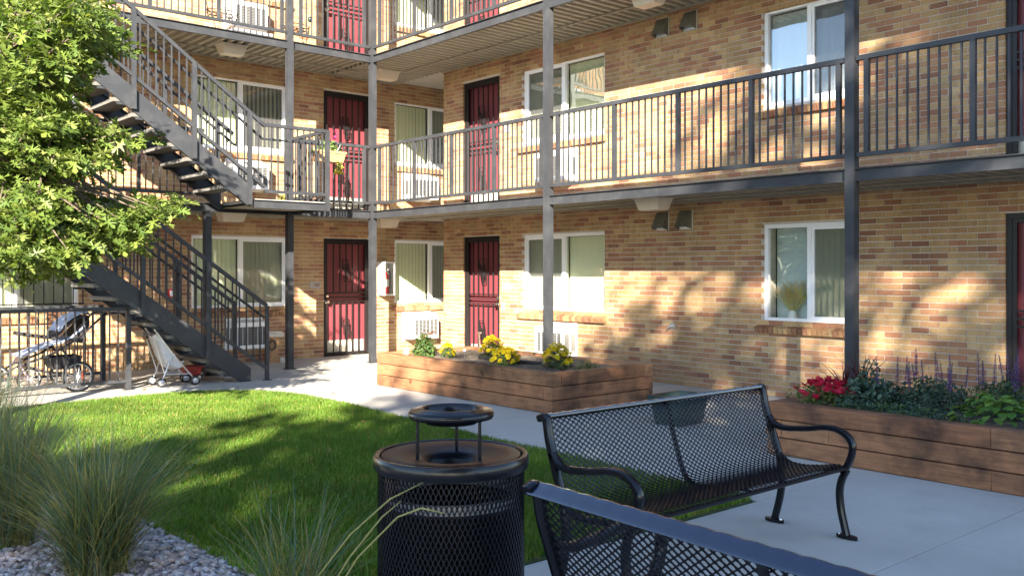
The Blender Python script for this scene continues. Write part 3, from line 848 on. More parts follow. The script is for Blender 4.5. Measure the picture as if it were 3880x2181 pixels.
def plaque(side, x, z, w_, h_, s, size, m, tx, label):
    r = wall_thing('room_sign', label, 'sign', side, x, z, group='room number signs')
    q = MB(); q.box((-w_/2,-.010,-h_/2),(w_/2,0,h_/2)); q.build('plate', M['plate'], r)
    text_obj('lettering', s, size, m, r, (tx, -.0115, 0))
plaque('A', -1.766, 1.308, .22, .13, '101', .085, 'text', .035, 'silver room sign reading 101 beside the left ground-floor red door')
plaque('B', 3.256, 1.30, .204, .128, '104', .085, 'text_pink', .03, 'silver room sign reading 104 beside the ground-floor door behind the planter')
plaque('B', 3.249, 3.927, .188, .139, '205', .085, 'text_pink', .0, 'silver room sign reading 205 on the upper storey behind the balcony bars')

AC_LABELS = [('A', -3.13, 0, 'white air conditioner below the window at the foot of the stairs'),
             ('A', -3.13, 1, 'white air conditioner on the middle storey behind the landing rail'),
             ('A', -3.16, 2, 'white air conditioner on the top storey beside the wire plant stand'),
             ('A', .45, 0, 'white air conditioner at ground level cut off by the projecting brick corner'),
             ('A', .45, 1, 'white air conditioner on the middle storey cut off by the projecting brick corner'),
             ('B', 4.59, 0, 'white air conditioner at ground level behind the post and yellow flowers'),
             ('B', 4.59, 1, 'white air conditioner on the middle storey partly hidden by the tall post')]
def air_conditioner(side, x, fl, label):
    r = wall_thing('air_conditioner', label, 'air conditioner', side, x, .245+fl*FL, group='through-wall air conditioners')
    q = MB(); w2, h, d = .32, .47, .30
    q.add([(-w2,0,0),(w2,0,0),(w2,-d,.01),(-w2,-d,.01),(-w2,0,h+.02),(w2,0,h+.02),(w2,-d,h-.02),(-w2,-d,h-.02)],
          [(0,1,2,3),(7,6,5,4),(3,2,6,7),(0,3,7,4),(1,5,6,2),(4,5,1,0)])
    q.box((-w2-.015,-.02,-.02),(w2+.015,-.001,h+.045))
    q.build('cabinet', M['ac'], r)
    q = MB(); q.box((-.245,-d-.004,.07),(.295,-d+.002,.375)); q.build('coil', M['ac_dark'], r)
    for k in range(12):
        zz = .08+k*.026; g_ = MB(); g_.box((-.245,-d-.010,zz),(.295,-d-.0045,zz+.007)); g_.build('louvre', M['ac_grey'], r)
    for k in range(7):
        xx = -.245+k*.0885; g_ = MB(); g_.box((xx-.003,-d-.013,.07),(xx+.003,-d-.0105,.375)); g_.build('grille_bar', M['ac'], r)
    for sx in (-1, 1):
        for (ya, yb) in ((-.27,-.17), (-.13,-.03)):
            g_ = MB(); g_.box((sx*(w2-.002),ya,.10),(sx*(w2+.003),yb,.36)); g_.build('side_vent', M['ac_grey'], r)
    g_ = MB(); g_.box((-.05,-d-.008,.385),(.08,-d+.004,.43)); g_.build('badge_panel', M['ac'], r)
for a in AC_LABELS: air_conditioner(*a)

def ceiling_light(x, y, z, rz, label):
    r = thing('ceiling_light', label, 'light', (x, y, z), rz, 'beige light fittings under the balconies')
    q = MB()
    q.box((-.225,-.15,-.012),(.225,.15,0))
    a = [(-.205,-.14,-.0121),(.205,-.14,-.0121),(.205,.14,-.0121),(-.205,.14,-.0121),(-.165,-.10,-.155),(.165,-.10,-.155),(.165,.10,-.155),(-.165,.10,-.155)]
    q.add(a, [(0,1,2,3),(7,6,5,4),(0,4,5,1),(1,5,6,2),(2,6,7,3),(3,7,4,0)])
    q.build('housing', M['lamp'], r)
    g_ = MB(); g_.box((-.05,-.03,0),(.05,.03,.06)); g_.build('mounting_box', M['soffit'], r)
for x, y, fl, rz, l in ((-3.80,-1.0,0,0,'beige light fitting under the balcony above the window by the stair foot'),
                        (-.85,-.92,0,0,'beige light fitting low in the inner corner above the extinguisher cabinet'),
                        (-.90,-7.2,0,90,'beige light fitting above the lower pair of wall vents'),
                        (-3.77,-.95,1,0,'beige light fitting under the top balcony above the stair handrail'),
                        (-.85,-.92,1,0,'beige light fitting high in the inner corner under the top balcony'),
                        (-.87,-7.1,1,90,'beige light fitting under the top balcony cut by the upper picture edge')):
    ceiling_light(x, y, (2.576 if not fl else 5.218)-.083, R(rz), l)

def wall_vent(x, z, label):
    r = wall_thing('wall_vent', label, 'vent', 'B', x, z, group='metal hooded vents on the brick wall')
    w2, h, d = .105, .255, .12
    q = MB(); t = .006
    q.poly([(-w2,-.012,h),(w2,-.012,h),(w2,-.03,h-.03),(-w2,-.03,h-.03)]); q.poly([(-w2,-.03,h-.03),(w2,-.03,h-.03),(w2,-d,.035),(-w2,-d,.035)])
    for sx in (-w2, w2): q.poly([(sx,-.004,h),(sx,-.012,h),(sx,-.03,h-.03),(sx,-d,.035),(sx,-d+.004,.025),(sx,-.004,0)])
    q.poly([(-w2,-.012,h),(w2,-.012,h),(w2,-.004,h),(-w2,-.004,h)])
    q.build('hood', M['vent'], r, fix=False)
    q = MB(); q.box((-w2+.006,-.02,.004),(w2-.006,-.012,h-.05)); q.build('lining', M['vent_in'], r)
    for sx in (-w2-.012, w2+.001):
        q = MB(); q.box((sx,-.010,0),(sx+.011,-.002,h)); q.build('flange', M['vent_in'], r)
wall_vent(6.60, 4.81, 'upper left hooded metal vent high on the brick wall')
wall_vent(7.085, 4.81, 'upper right hooded metal vent high on the brick wall')
wall_vent(6.60, 2.122, 'lower left hooded metal vent just under the beige light')
wall_vent(7.01, 2.126, 'lower right hooded metal vent beside the beige light')

ec = wall_thing('extinguisher_cabinet', 'white steel cabinet holding a fire extinguisher right of door 101', 'cabinet', 'A', -.325, 1.10)
q = MB(); w2, h, d = .12, .63, .22
q.box((-w2,-d,0),(-w2+.008,0,h)); q.box((w2-.008,-d,0),(w2,0,h)); q.box((-w2+.008,-d,0),(w2-.008,0,.008)); q.box((-w2+.008,-d,h-.008),(w2-.008,0,h)); q.box((-w2+.008,-.012,.008),(w2-.008,-.002,h-.008))
q.build('shell', M['white'], ec)
q = MB(); q.box((-w2,-d-.012,0),(-w2+.022,-d-.001,h)); q.box((w2-.022,-d-.012,0),(w2,-d-.001,h)); q.box((-w2+.022,-d-.012,0),(w2-.022,-d-.001,.022)); q.box((-w2+.022,-d-.012,h-.022),(w2-.022,-d-.001,h)); q.build('door_frame', M['white'], ec)
q = MB(); q.poly([(-w2+.022,-d-.006,.022),(w2-.022,-d-.006,.022),(w2-.022,-d-.006,h-.022),(-w2+.022,-d-.006,h-.022)]); q.build('pane', M['glass'], ec, fix=False)
fe = wall_thing('fire_extinguisher', 'red fire extinguisher inside the white wall cabinet', 'extinguisher', 'A', -.33, 1.111, -.12)
q = MB(); q.lathe([(.001,0),(.058,.004),(.06,.02),(.06,.33),(.05,.375),(.022,.405),(.02,.43),(.001,.43)], n=20); q.build('cylinder', M['ext_red'], fe, smooth=True)
q = MB(); q.lathe([(.0605,.15),(.0612,.151),(.0612,.29),(.0605,.291)], n=20); q.build('paper_label', M['paper'], fe, smooth=True)
q = MB(); q.box((-.016,-.016,.43),(.016,.016,.47)); q.beam((-.01,0,.472),(.085,0,.50),.016,.008); q.beam((-.01,0,.455),(.075,0,.455),.016,.008); q.build('valve', M['alu'], fe)
q = MB(); q.tube([(.02,-.01,.445),(.055,-.05,.43),(.066,-.045,.33),(.064,-.03,.12)], .009, 8); q.build('hose', M['rubber'], fe, smooth=True)

db = wall_thing('doorbell', 'small white doorbell plate below the 104 sign', 'doorbell', 'B', 3.17, .905)
q = MB(); q.box((-.028,-.014,0),(.028,0,.122)); q.build('plate', M['white'], db)
q = MB(); q.box((-.012,-.02,.06),(.012,-.0145,.095)); q.build('button', M['ac_grey'], db)
sp = wall_thing('wall_spigot', 'grey metal water outlet box on the sunlit brick wall', 'outlet', 'B', 6.79, .765)
q = MB(); q.box((-.055,-.014,0),(.045,0,.08)); q.build('plate', M['plate'], sp)
q = MB(); q.tube([(-.02,-.01,.04),(-.02,-.07,.035),(-.03,-.095,.01)], .013, 8); q.lathe([(.003,-.045),(.022,-.04),(.024,-.02),(.012,-.014)], (.02,0,.045), 12, 'y'); q.build('faucet', M['alu'], sp, smooth=True)
ab = wall_thing('alarm_box', 'small red alarm box on the brick wall behind the lower stair rails', 'alarm', 'A', -4.38, 1.2)
q = MB(); q.box((-.05,-.05,-.07),(.05,0,.07)); q.build('box', M['ext_red'], ab)
q = MB(); q.box((-.03,-.058,-.045),(.03,-.051,.045)); q.build('face_plate', M['white'], ab)
# window guard
wg = wall_thing('window_guard', 'black bars across the ground-floor window behind the oak leaves', 'window guard', 'A', -6.62, 1.06)
q = MB(); q.box((-.92,-.05,0),(.90,-.03,.02)); q.build('bottom_rail', M['black_steel'], wg)
q = MB(); q.box((-.92,-.05,1.05),(.90,-.03,1.07)); q.build('top_rail', M['black_steel'], wg)
q = MB(); q.box((-.007,-.046,.02),(.007,-.034,1.05)); gm = q.mesh('guard_bar', M['black_steel'])
for k in range(14): link('guard_bar', gm, wg, (-.90+k*.137, 0, 0))

# ================================================================== guard fences at the left
def fence(y, xa, xb, zt, label, end_left=False):
    r = thing('guard_fence', label, 'fence', ((xa+xb)/2, y, 0), 0, 'low steel guard fences by the strollers')
    cx = (xa+xb)/2
    q = MB(); q.box((xa-cx,-.025,zt-.045),(xb-cx,.025,zt)); q.build('top_rail', M['steel'], r)
    q = MB(); q.box((xa-cx,-.02,.10),(xb-cx,.02,.14)); q.build('bottom_rail', M['steel'], r)
    for x in (xb, xb-1.9):
        q = MB(); q.box((-.03,-.03,.002),(.03,.03,zt-.046)); q.box((-.06,-.06,.002),(.06,.06,.012)); q.build('fence_post', M['steel'], r, loc=(x-cx, 0, 0))
    q = MB(); q.box((-.008,-.008,.14),(.008,.008,zt-.045)); bm_ = q.mesh('baluster', M['steel'])
    x = xb-.13
    while x > xa+.05:
        if abs(x-(xb-1.9)) > .05: link('baluster', bm_, r, (x-cx, 0, 0))
        x -= .1065
fence(-2.45, -8.7, -5.87, 1.09, 'dark steel guard fence in front of the jogging stroller')
fence(-1.22, -8.7, -5.81, 1.083, 'rear steel guard fence close to the brick wall behind the strollers')

# ================================================================== timber planters
TC = [(.255,.118,.058),(.30,.145,.072),(.225,.098,.048),(.32,.16,.082),(.265,.125,.063)]
def timber(parent, a, b, k):
    q = MB(); q.col = tuple(c*random.Random(k).uniform(.85,1.12) for c in TC[k % 5])
    x0,y0,z0 = a; x1,y1,z1 = b; c = .006
    o = []
    # chamfered box along its longer axis
    if abs(x1-x0) > abs(y1-y0):
        prof = [(y0+c,z0),(y1-c,z0),(y1,z0+c),(y1,z1-c),(y1-c,z1),(y0+c,z1),(y0,z1-c),(y0,z0+c)]
        vs = [(x0,p,z) for p,z in prof]+[(x1,p,z) for p,z in prof]
    else:
        prof = [(x0+c,z0),(x1-c,z0),(x1,z0+c),(x1,z1-c),(x1-c,z1),(x0+c,z1),(x0,z1-c),(x0,z0+c)]
        vs = [(p,y0,z) for p,z in prof]+[(p,y1,z) for p,z in prof]
    n = 8
    q.add(vs, [tuple(range(n-1,-1,-1)), tuple(range(n,2*n))]+[(i,(i+1)%n,n+(i+1)%n,n+i) for i in range(n)])
    q.build('timber', M['timber'], parent)
def planter(label, x0, x1, y0, y1, joints, loc, group='raised timber planters'):
    r = thing('timber_planter', label, 'planter', loc, 0, group)
    H = .1505; T = .14; k = rnd.randrange(50)
    lx, ly = loc[0], loc[1]
    x0 -= lx; x1 -= lx; y0 -= ly; y1 -= ly
    for c in range(3):
        z0, z1 = .004+c*H, .004+(c+1)*H-.008
        j = rnd.uniform(-.004,.004)
        longlap = c % 2 == 0         # long sides run to the corners on odd courses
        ya, yb = (y0, y1) if longlap else (y0+T+.003, y1-T-.003)
        for xa in (x0, x1-T):
            cuts = [ya]+[q_-ly for q_ in joints[c] if ya < q_-ly < yb]+[yb]
            for i in range(len(cuts)-1):
                k += 1; d = rnd.uniform(-.003,.003)
                timber(r, (xa+d+j, cuts[i]+.0015, z0), (xa+T+d+j, cuts[i+1]-.0015, z1), k)
        xa, xb = (x0+T+.003, x1-T-.003) if longlap else (x0, x1)
        for yy in (y0, y1-T):
            k += 1; timber(r, (xa, yy+j, z0), (xb, yy+T+j, z1), k)
    q = MB(); nx, ny = 14, 30; vs = []
    for i in range(nx+1):
        for jj in range(ny+1):
            vs.append((x0+.1+(x1-x0-.2)*i/nx, y0+.1+(y1-y0-.2)*jj/ny, .405+rnd.uniform(-.018,.018)))
    q.add(vs, [(i*(ny+1)+jj, (i+1)*(ny+1)+jj, (i+1)*(ny+1)+jj+1, i*(ny+1)+jj+1) for i in range(nx) for jj in range(ny)])
    q.build('soil', M['soil'], r, fix=False)
    return r
planter('reddish timber planter with yellow flowers around the grey post', -3.12, -1.46, -7.67, -4.17, {0: [-5.3], 1: [-6.05], 2: [-5.35]}, (-2.29, -5.92, 0))
planter('long reddish timber planter on the right with purple spikes and red flowers', -3.18, -1.46, -14.9, -10.42, {0: [-12.27], 1: [-11.0], 2: [-12.27]}, (-2.32, -12.6, 0))

# ================================================================== plants
def leaf_cloud(n, cx, cy, z0, rx, ry, h, size, cols, flat=.5, shape='dome', seed=1, asp=.45):
    """many small leaf faces spread through a bush volume"""
    g_ = np.random.default_rng(seed)
    u = g_.normal(size=(n,3)); u /= np.linalg.norm(u,axis=1)[:,None]
    rad = g_.uniform(.35,1,n)**.6
    P = u*rad[:,None]; P[:,2] = np.abs(P[:,2])
    lump = 1+.25*np.sin(5*np.arctan2(P[:,1],P[:,0])+g_.uniform(0,6))*(1-P[:,2])
    P = P*lump[:,None]*np.array([rx,ry,h])+np.array([cx,cy,z0])
    nrm = u+g_.normal(size=(n,3))*.6+np.array([0,0,flat]); nrm /= np.linalg.norm(nrm,axis=1)[:,None]
    t = np.cross(nrm, g_.normal(size=(n,3))); t /= np.linalg.norm(t,axis=1)[:,None]; b = np.cross(nrm,t)
    L = (size*g_.uniform(.6,1.3,n))[:,None]; W = L*asp
    V = np.stack([P-t*L*.5, P+b*W*.5-t*L*.05+nrm*L*.08, P+t*L*.5-nrm*L*.12, P-b*W*.5-t*L*.05+nrm*L*.08],1).reshape(-1,3)
    F = np.arange(4*n).reshape(n,4)
    c = np.array(cols)[g_.integers(0,len(cols),n)]*g_.uniform(.75,1.25,(n,1))
    return V, F, c
def bush(name, label, cat, parts, loc, group=None):
    r = thing(name, label, cat, loc, 0, group)
    return r
def foliage(parent, *a, name='foliage', m='leaf_b', **k):
    V, F, c = leaf_cloud(*a, **k); return quads(name, V, F, M[m], c, parent)
GREEN = [(.045,.085,.022),(.06,.10,.025),(.035,.07,.02),(.08,.12,.03)]
BLUEG = [(.035,.07,.045),(.05,.09,.06),(.03,.055,.035),(.07,.11,.07)]
YELG = [(.13,.16,.03),(.10,.14,.03),(.16,.17,.04)]
# yellow mums: flower heads are parts
fm = []
for k in range(3):
    q = MB(); r_ = random.Random(k)
    for ring, (ra, zz, n) in enumerate(((.026,.0,9),(.018,.008,8),(.009,.013,5))):
        for i in range(n):
            a = 2*math.pi*(i+.5*ring)/n+r_.uniform(-.15,.15); wdt = .011
            q.col = (.60*r_.uniform(.85,1.1), .50*r_.uniform(.85,1.05), .010)
            q.poly([(math.cos(a-.4)*ra*.3,math.sin(a-.4)*ra*.3,zz),(math.cos(a-.3)*ra,math.sin(a-.3)*ra,zz+.004),(math.cos(a)*ra*1.15,math.sin(a)*ra*1.15,zz-.001),(math.cos(a+.3)*ra,math.sin(a+.3)*ra,zz+.004),(math.cos(a+.4)*ra*.3,math.sin(a+.4)*ra*.3,zz)])
    q.col = (.45,.24,.01); q.lathe([(.001,.018),(.006,.016),(.007,.010)], n=7)
    fm.append(q.mesh('flower', M['petal'], fix=False))
def mum(x, y, rad, h, n, label, seed):
    r = thing('mum_plant', label, 'flower plant', (x, y, .40), 0, 'yellow mum plants in the timber planter')
    foliage(r, 420, 0, 0, 0, rad*.95, rad*.95, h*.9, .045, GREEN+[(.10,.05,.03)], seed=seed)
    g_ = random.Random(seed)
    for k in range(n):
        a = g_.uniform(0, 6.28); t = g_.uniform(.05, 1.35); q_ = g_.uniform(.85, 1.08)
        p = (rad*math.sin(t)*math.cos(a)*q_, rad*math.sin(t)*math.sin(a)*q_, h*math.cos(t)*q_+.015)
        link('flower', fm[k % 3], r, p, (math.sin(a)*-t*.7+g_.uniform(-.3,.3), math.cos(a)*t*.7+g_.uniform(-.3,.3), g_.uniform(0,6))).scale = (1.2,1.2,1.2)
mum(-2.02, -5.32, .17, .25, 60, 'yellow mum plant at the back edge of the planter before door 104', 3)
mum(-2.62, -6.30, .18, .19, 60, 'low yellow mum plant in the middle at the front edge of the planter', 4)
mum(-2.42, -7.02, .19, .27, 72, 'yellow mum plant at the planter corner right beside the grey post', 5)
mum(-2.52, -4.98, .10, .16, 22, 'smallest yellow mum plant next to the dark leafy plant', 6)
r = thing('leafy_plant', 'dark green leafy plant with reddish tips at the left end of the planter', 'plant', (-2.72, -4.72, .40))
foliage(r, 380, 0, 0, 0, .17, .17, .30, .075, GREEN, seed=8, asp=.5)
foliage(r, 60, .05, -.03, .22, .13, .13, .16, .05, [(.13,.05,.03),(.10,.06,.03),(.07,.12,.04)], seed=9, name='tip_leaves')
r = thing('grass_tuft', 'thin tuft of weedy grass at the right end inside the planter', 'grass tuft', (-2.25, -7.35, .40))
def blades_np(n, h, spread, wid, cols, seed, segs=5, droop=.5, base=.03, hvar=.35):
    g_ = np.random.default_rng(seed); a = g_.uniform(0,2*np.pi,n); H = h*g_.uniform(1-hvar,1.05,n)
    ln = spread*g_.uniform(.05,1,n)**.8; dr = droop*g_.uniform(.2,1,n)
    bx = base*np.sqrt(g_.uniform(0,1,n)); ba = g_.uniform(0,6.28,n)
    dx, dy = np.cos(a), np.sin(a)
    tt = np.linspace(0,1,segs+1); Vs = []
    tw = g_.uniform(-.6,.6,n)
    for t in tt:
        rr = ln*(t**1.5); zz = H*(t-dr*ln/h*t**3*.75)
        cx = bx*np.cos(ba)+dx*rr; cy = bx*np.sin(ba)+dy*rr; ww = wid*(1-t**2*.92)*g_.uniform(.9,1.1)
        sx, sy = -np.sin(a+tw), np.cos(a+tw)
        Vs.append(np.stack([np.column_stack([cx-sx*ww,cy-sy*ww,zz]), np.column_stack([cx+sx*ww,cy+sy*ww,zz])],1))
    V = np.stack(Vs,1).reshape(n,-1,3); k = 2*(segs+1)
    f = np.array([(2*i,2*i+1,2*i+3,2*i+2) for i in range(segs)])
    F = (f[None]+(np.arange(n)*k)[:,None,None]).reshape(-1,4)
    c = np.array(cols)[g_.integers(0,len(cols),n)]*g_.uniform(.75,1.25,(n,1))
    return V.reshape(-1,3), F, np.repeat(c,segs,axis=0)
V, F, c = blades_np(90, .16, .14, .003, [(.12,.14,.04),(.2,.18,.08)], 3, base=.12)
quads('blades', V, F, M['blade'], c, r)
V, F, c = blades_np(60, .07, .08, .003, [(.08,.12,.03)], 33, base=.2)
quads('blades', V, F, M['blade'], c, r)
# garden bits in the planter
r = thing('garden_stake', 'short dark wooden stake standing in the planter soil', 'stake', (-1.75, -4.72, .38)); q = MB(); q.beam((0,0,0),(-.01,.01,.30),.025,.018); q.box((-.035,-.012,.29),(.02,.014,.315)); q.build('stake', M['bark'], r)
r = thing('plant_label', 'pale plant label stick beside the smallest yellow mum', 'plant label', (-2.42, -5.22, .39)); q = MB(); q.box((-.004,-.003,0),(.004,.003,.12)); q.build('stick', M['alu'], r); q = MB(); q.box((-.018,-.0035,.10),(.018,.0035,.135)); q.build('tab', M['white'], r)
r = thing('plastic_cup', 'white plastic cup behind the timber edge beside the leafy plant', 'cup', (-2.88, -4.52, .39)); q = MB(); q.lathe([(.001,0),(.028,0),(.037,.10),(.034,.10),(.026,.006)], n=16); q.build('cup', M['white'], r, smooth=True)
r = thing('soaker_hose', 'black soaker hose lying on the planter soil', 'hose'); q = MB(); q.tube([(-2.35,-5.45,.425),(-2.45,-5.8,.43),(-2.42,-6.2,.43),(-2.30,-6.6,.43)], .022, 8); q.build('hose', M['rubber'], r, smooth=True)
# right planter
r = thing('petunia_plant', 'bright red petunias over yellow-green leaves in the right planter', 'flower plant', (-2.62, -10.62, .40))
foliage(r, 800, 0, 0, 0, .30, .30, .18, .04, YELG+GREEN[:2], seed=12)
q = MB()
for i in range(7):
    a = i*math.pi*2/7; q.col = (.42,.006,.035); q.poly([(0,0,-.012),(math.cos(a-.42)*.028,math.sin(a-.42)*.028,.004),(math.cos(a)*.034,math.sin(a)*.034,.001),(math.cos(a+.42)*.028,math.sin(a+.42)*.028,.004)])
pm = q.mesh('petunia_flower', M['petal'], fix=False)
g_ = random.Random(5)
for k in range(95):
    a = g_.uniform(0,6.28); t = g_.uniform(0,1.0)**.5
    x, y = .30*t*math.cos(a), .28*t*math.sin(a)-.03
    if x < -.05 and g_.random() < .45: y = -abs(y)
    link('petunia_flower', pm, r, (x, y, .195*math.sqrt(max(0,1-t*t*.8))+g_.uniform(0,.03)), (g_.uniform(-.7,.7)+.2, g_.uniform(-.9,.2), g_.uniform(0,6)))
for (x, y, h_, n, l, sd) in ((-2.20,-10.58,.44,34,'burgundy fountain grass at the left end of the right planter',21),(-1.95,-10.62,.50,30,'burgundy fountain grass leaning beside the dark post',22)):
    r = thing('fountain_grass', l, 'ornamental grass', (x, y, .40), 0, 'burgundy fountain grasses')
    V, F, c = blades_np(n, h_, .42, .009, [(.085,.02,.03),(.06,.018,.03),(.11,.035,.035)], sd, 6, 1.0, .02, .5); quads('blades', V, F, M['blade'], c, r)
r = thing('leafy_plant', 'bluish green leafy shrub right of the petunias under the dark post', 'plant', (-2.52, -11.0, .40))
foliage(r, 900, 0, 0, 0, .30, .30, .26, .055, BLUEG, seed=14, asp=.6)
foliage(r, 160, .1, .05, .1, .16, .14, .30, .05, BLUEG, seed=15, asp=.5)
def salvia(x, y, w_, n, seed, label, leaf):
    r = thing('salvia_plant', label, 'flower plant', (x, y, .40), 0, 'salvia plants with purple spikes')
    foliage(r, 1300, 0, 0, 0, w_, w_*1.15, .29, .05, leaf, seed=seed, asp=.35)
    g_ = random.Random(seed)
    for k in range(n):
        q = MB(); px, py = g_.uniform(-w_,w_)*.9, g_.uniform(-w_,w_)*1.1; h_ = g_.uniform(.36,.56); lx, ly = g_.uniform(-.05,.05), g_.uniform(-.05,.06)
        q.col = (.05,.075,.04); q.tube([(px,py,.08),(px+lx*.6,py+ly*.6,h_*.6),(px+lx,py+ly,h_)], .003, 4, False)
        m_ = int(18*h_/.4)
        for i in range(m_):
            t = .52+.48*i/m_; a = i*2.4; rr = .013*(1.15-t)*2+.003
            q.col = tuple(v*g_.uniform(.7,1.3) for v in (.15,.045,.26)); c_ = (px+lx*t, py+ly*t, h_*t)
            d_ = (math.cos(a)*rr, math.sin(a)*rr)
            q.poly([(c_[0],c_[1],c_[2]-.006),(c_[0]+d_[0]-d_[1]*.5,c_[1]+d_[1]+d_[0]*.5,c_[2]+.002),(c_[0]+d_[0]*1.3,c_[1]+d_[1]*1.3,c_[2]+.006),(c_[0]+d_[0]+d_[1]*.5,c_[1]+d_[1]-d_[0]*.5,c_[2]+.002)])
            q.poly([(c_[0],c_[1],c_[2]-.004),(c_[0]-d_[0]*.9-d_[1]*.4,c_[1]-d_[1]*.9+d_[0]*.4,c_[2]+.004),(c_[0]-d_[0]*1.1,c_[1]-d_[1]*1.1,c_[2]+.008),(c_[0]-d_[0]*.9+d_[1]*.4,c_[1]-d_[1]*.9-d_[0]*.4,c_[2]+.004)])
        q.build('flower_spike', M['petal'], r, fix=False)
salvia(-2.35, -11.45, .30, 18, 31, 'purple salvia in the middle of the right planter, next to the bluish shrub', BLUEG)
salvia(-2.15, -12.0, .34, 26, 32, 'tall purple salvia behind the bright heart-shaped leaves', BLUEG+GREEN)
salvia(-2.2, -12.75, .34, 22, 33, 'purple salvia at the right picture edge before the dark door', GREEN)
r = thing('leafy_plant', 'bright green plant with heart-shaped leaves at the planter front', 'plant', (-2.75, -12.12, .40))
lm = []
for k in range(3):
    q = MB(); q.col = [(.10,.19,.035),(.14,.23,.05),(.075,.15,.03)][k]; s_ = .075
    pts = [(0,0,0),(.28*s_,.42*s_,.1*s_),(.75*s_,.40*s_,.06*s_),(1.15*s_,0,-.18*s_),(.75*s_,-.40*s_,.06*s_),(.28*s_,-.42*s_,.1*s_),(.5*s_,0,-.05*s_)]
    q.add(pts, [(0,1,6),(1,2,6),(2,3,6),(3,4,6),(4,5,6),(5,0,6)]); lm.append(q.mesh('heart_leaf', M['leaf_b'], fix=False, smooth='all'))
g_ = random.Random(9)
for k in range(110):
    a = g_.uniform(0,6.28); t = g_.uniform(0,1)**.6; link('heart_leaf', lm[k % 3], r, (.25*t*math.cos(a), .30*t*math.sin(a), .03+.17*(1-t*t)+g_.uniform(0,.04)), (g_.uniform(-.4,.4), g_.uniform(-.2,.6), a+g_.uniform(-.6,.6)))
r = thing('leafy_plant', 'low dark foliage filling the front edge of the right planter', 'plant', (-2.85, -11.45, .40))
foliage(r, 700, 0, 0, 0, .16, .55, .10, .045, GREEN+BLUEG, seed=41, asp=.35)
r = thing('leafy_plant', 'weedy mixed foliage at the right picture edge of the planter', 'plant', (-2.7, -12.85, .40))
foliage(r, 900, 0, 0, 0, .30, .45, .16, .05, GREEN+YELG[:1], seed=42, asp=.4)

# ornamental grasses in the gravel
OG = [(.08,.13,.10),(.21,.19,.05),(.13,.16,.055),(.17,.18,.06),(.10,.15,.09),(.09,.13,.045),(.24,.21,.09),(.11,.17,.12),(.29,.23,.10)]
def ornamental(x, y, h_, n, seed, label, spread=.62, plumes=0):
    r = thing('ornamental_grass', label, 'ornamental grass', (x, y, 0), 0, 'clumps of ornamental grass in the gravel')
    V, F, c = blades_np(n, h_, spread, .0030, OG, seed, 8, .55, .13, .55); quads('blades', V, F, M['blade'], c, r)
    V, F, c = blades_np(n//5, h_*.5, spread*.9, .0028, [(.30,.24,.12),(.24,.18,.09),(.2,.2,.06)], seed+50, 6, 1.1, .15, .6); quads('dry_blades', V, F, M['blade'], c, r)
    if plumes:
        V, F, c = blades_np(plumes, h_*1.18, spread*1.05, .0022, [(.20,.16,.11),(.25,.20,.14),(.15,.11,.08)], seed+90, 8, .35, .1, .25); quads('plume_stems', V, F, M['blade'], c, r)
ornamental(-8.56, -10.02, .84, 1250, 61, 'green ornamental grass clump nearest the lawn edge in the gravel', .66)
ornamental(-8.78, -9.15, .92, 1200, 62, 'dense ornamental grass clump behind the nearest one at the picture edge', .62, 40)
ornamental(-8.72, -8.05, .95, 1300, 63, 'tall feathery ornamental grass in front of the guard fence', .55, 90)
ornamental(-8.85, -6.9, .95, 1100, 64, 'farthest feathery ornamental grass under the oak', .55, 90)
ornamental(-8.12, -11.28, .66, 230, 65, 'sparse bluish grass rising at the bottom edge beside the trash can', .55)
r = thing('grass_stalk', 'three long arching grass stalks crossing in front of the trash can', 'grass stalk', (-8.40, -11.66, 0))
q = MB()
for p in ([(0,.02,0),(.053,-.149,.313),(.139,-.357,.579),(.208,-.522,.733),(.278,-.635,.804)], [(.01,0,0),(.076,-.17,.221),(.139,-.357,.497),(.186,-.503,.667),(.218,-.584,.738)], [(.03,-.05,0),(.074,-.234,.24),(.136,-.42,.512),(.191,-.599,.686),(.226,-.696,.731),(.278,-.767,.718)]):
    q.col = (.34,.31,.12); q.tube(p, [.0035]*(len(p)-1)+[.0012], 5, False)
q.build('stalks', M['blade'], r, smooth='all', fix=False)
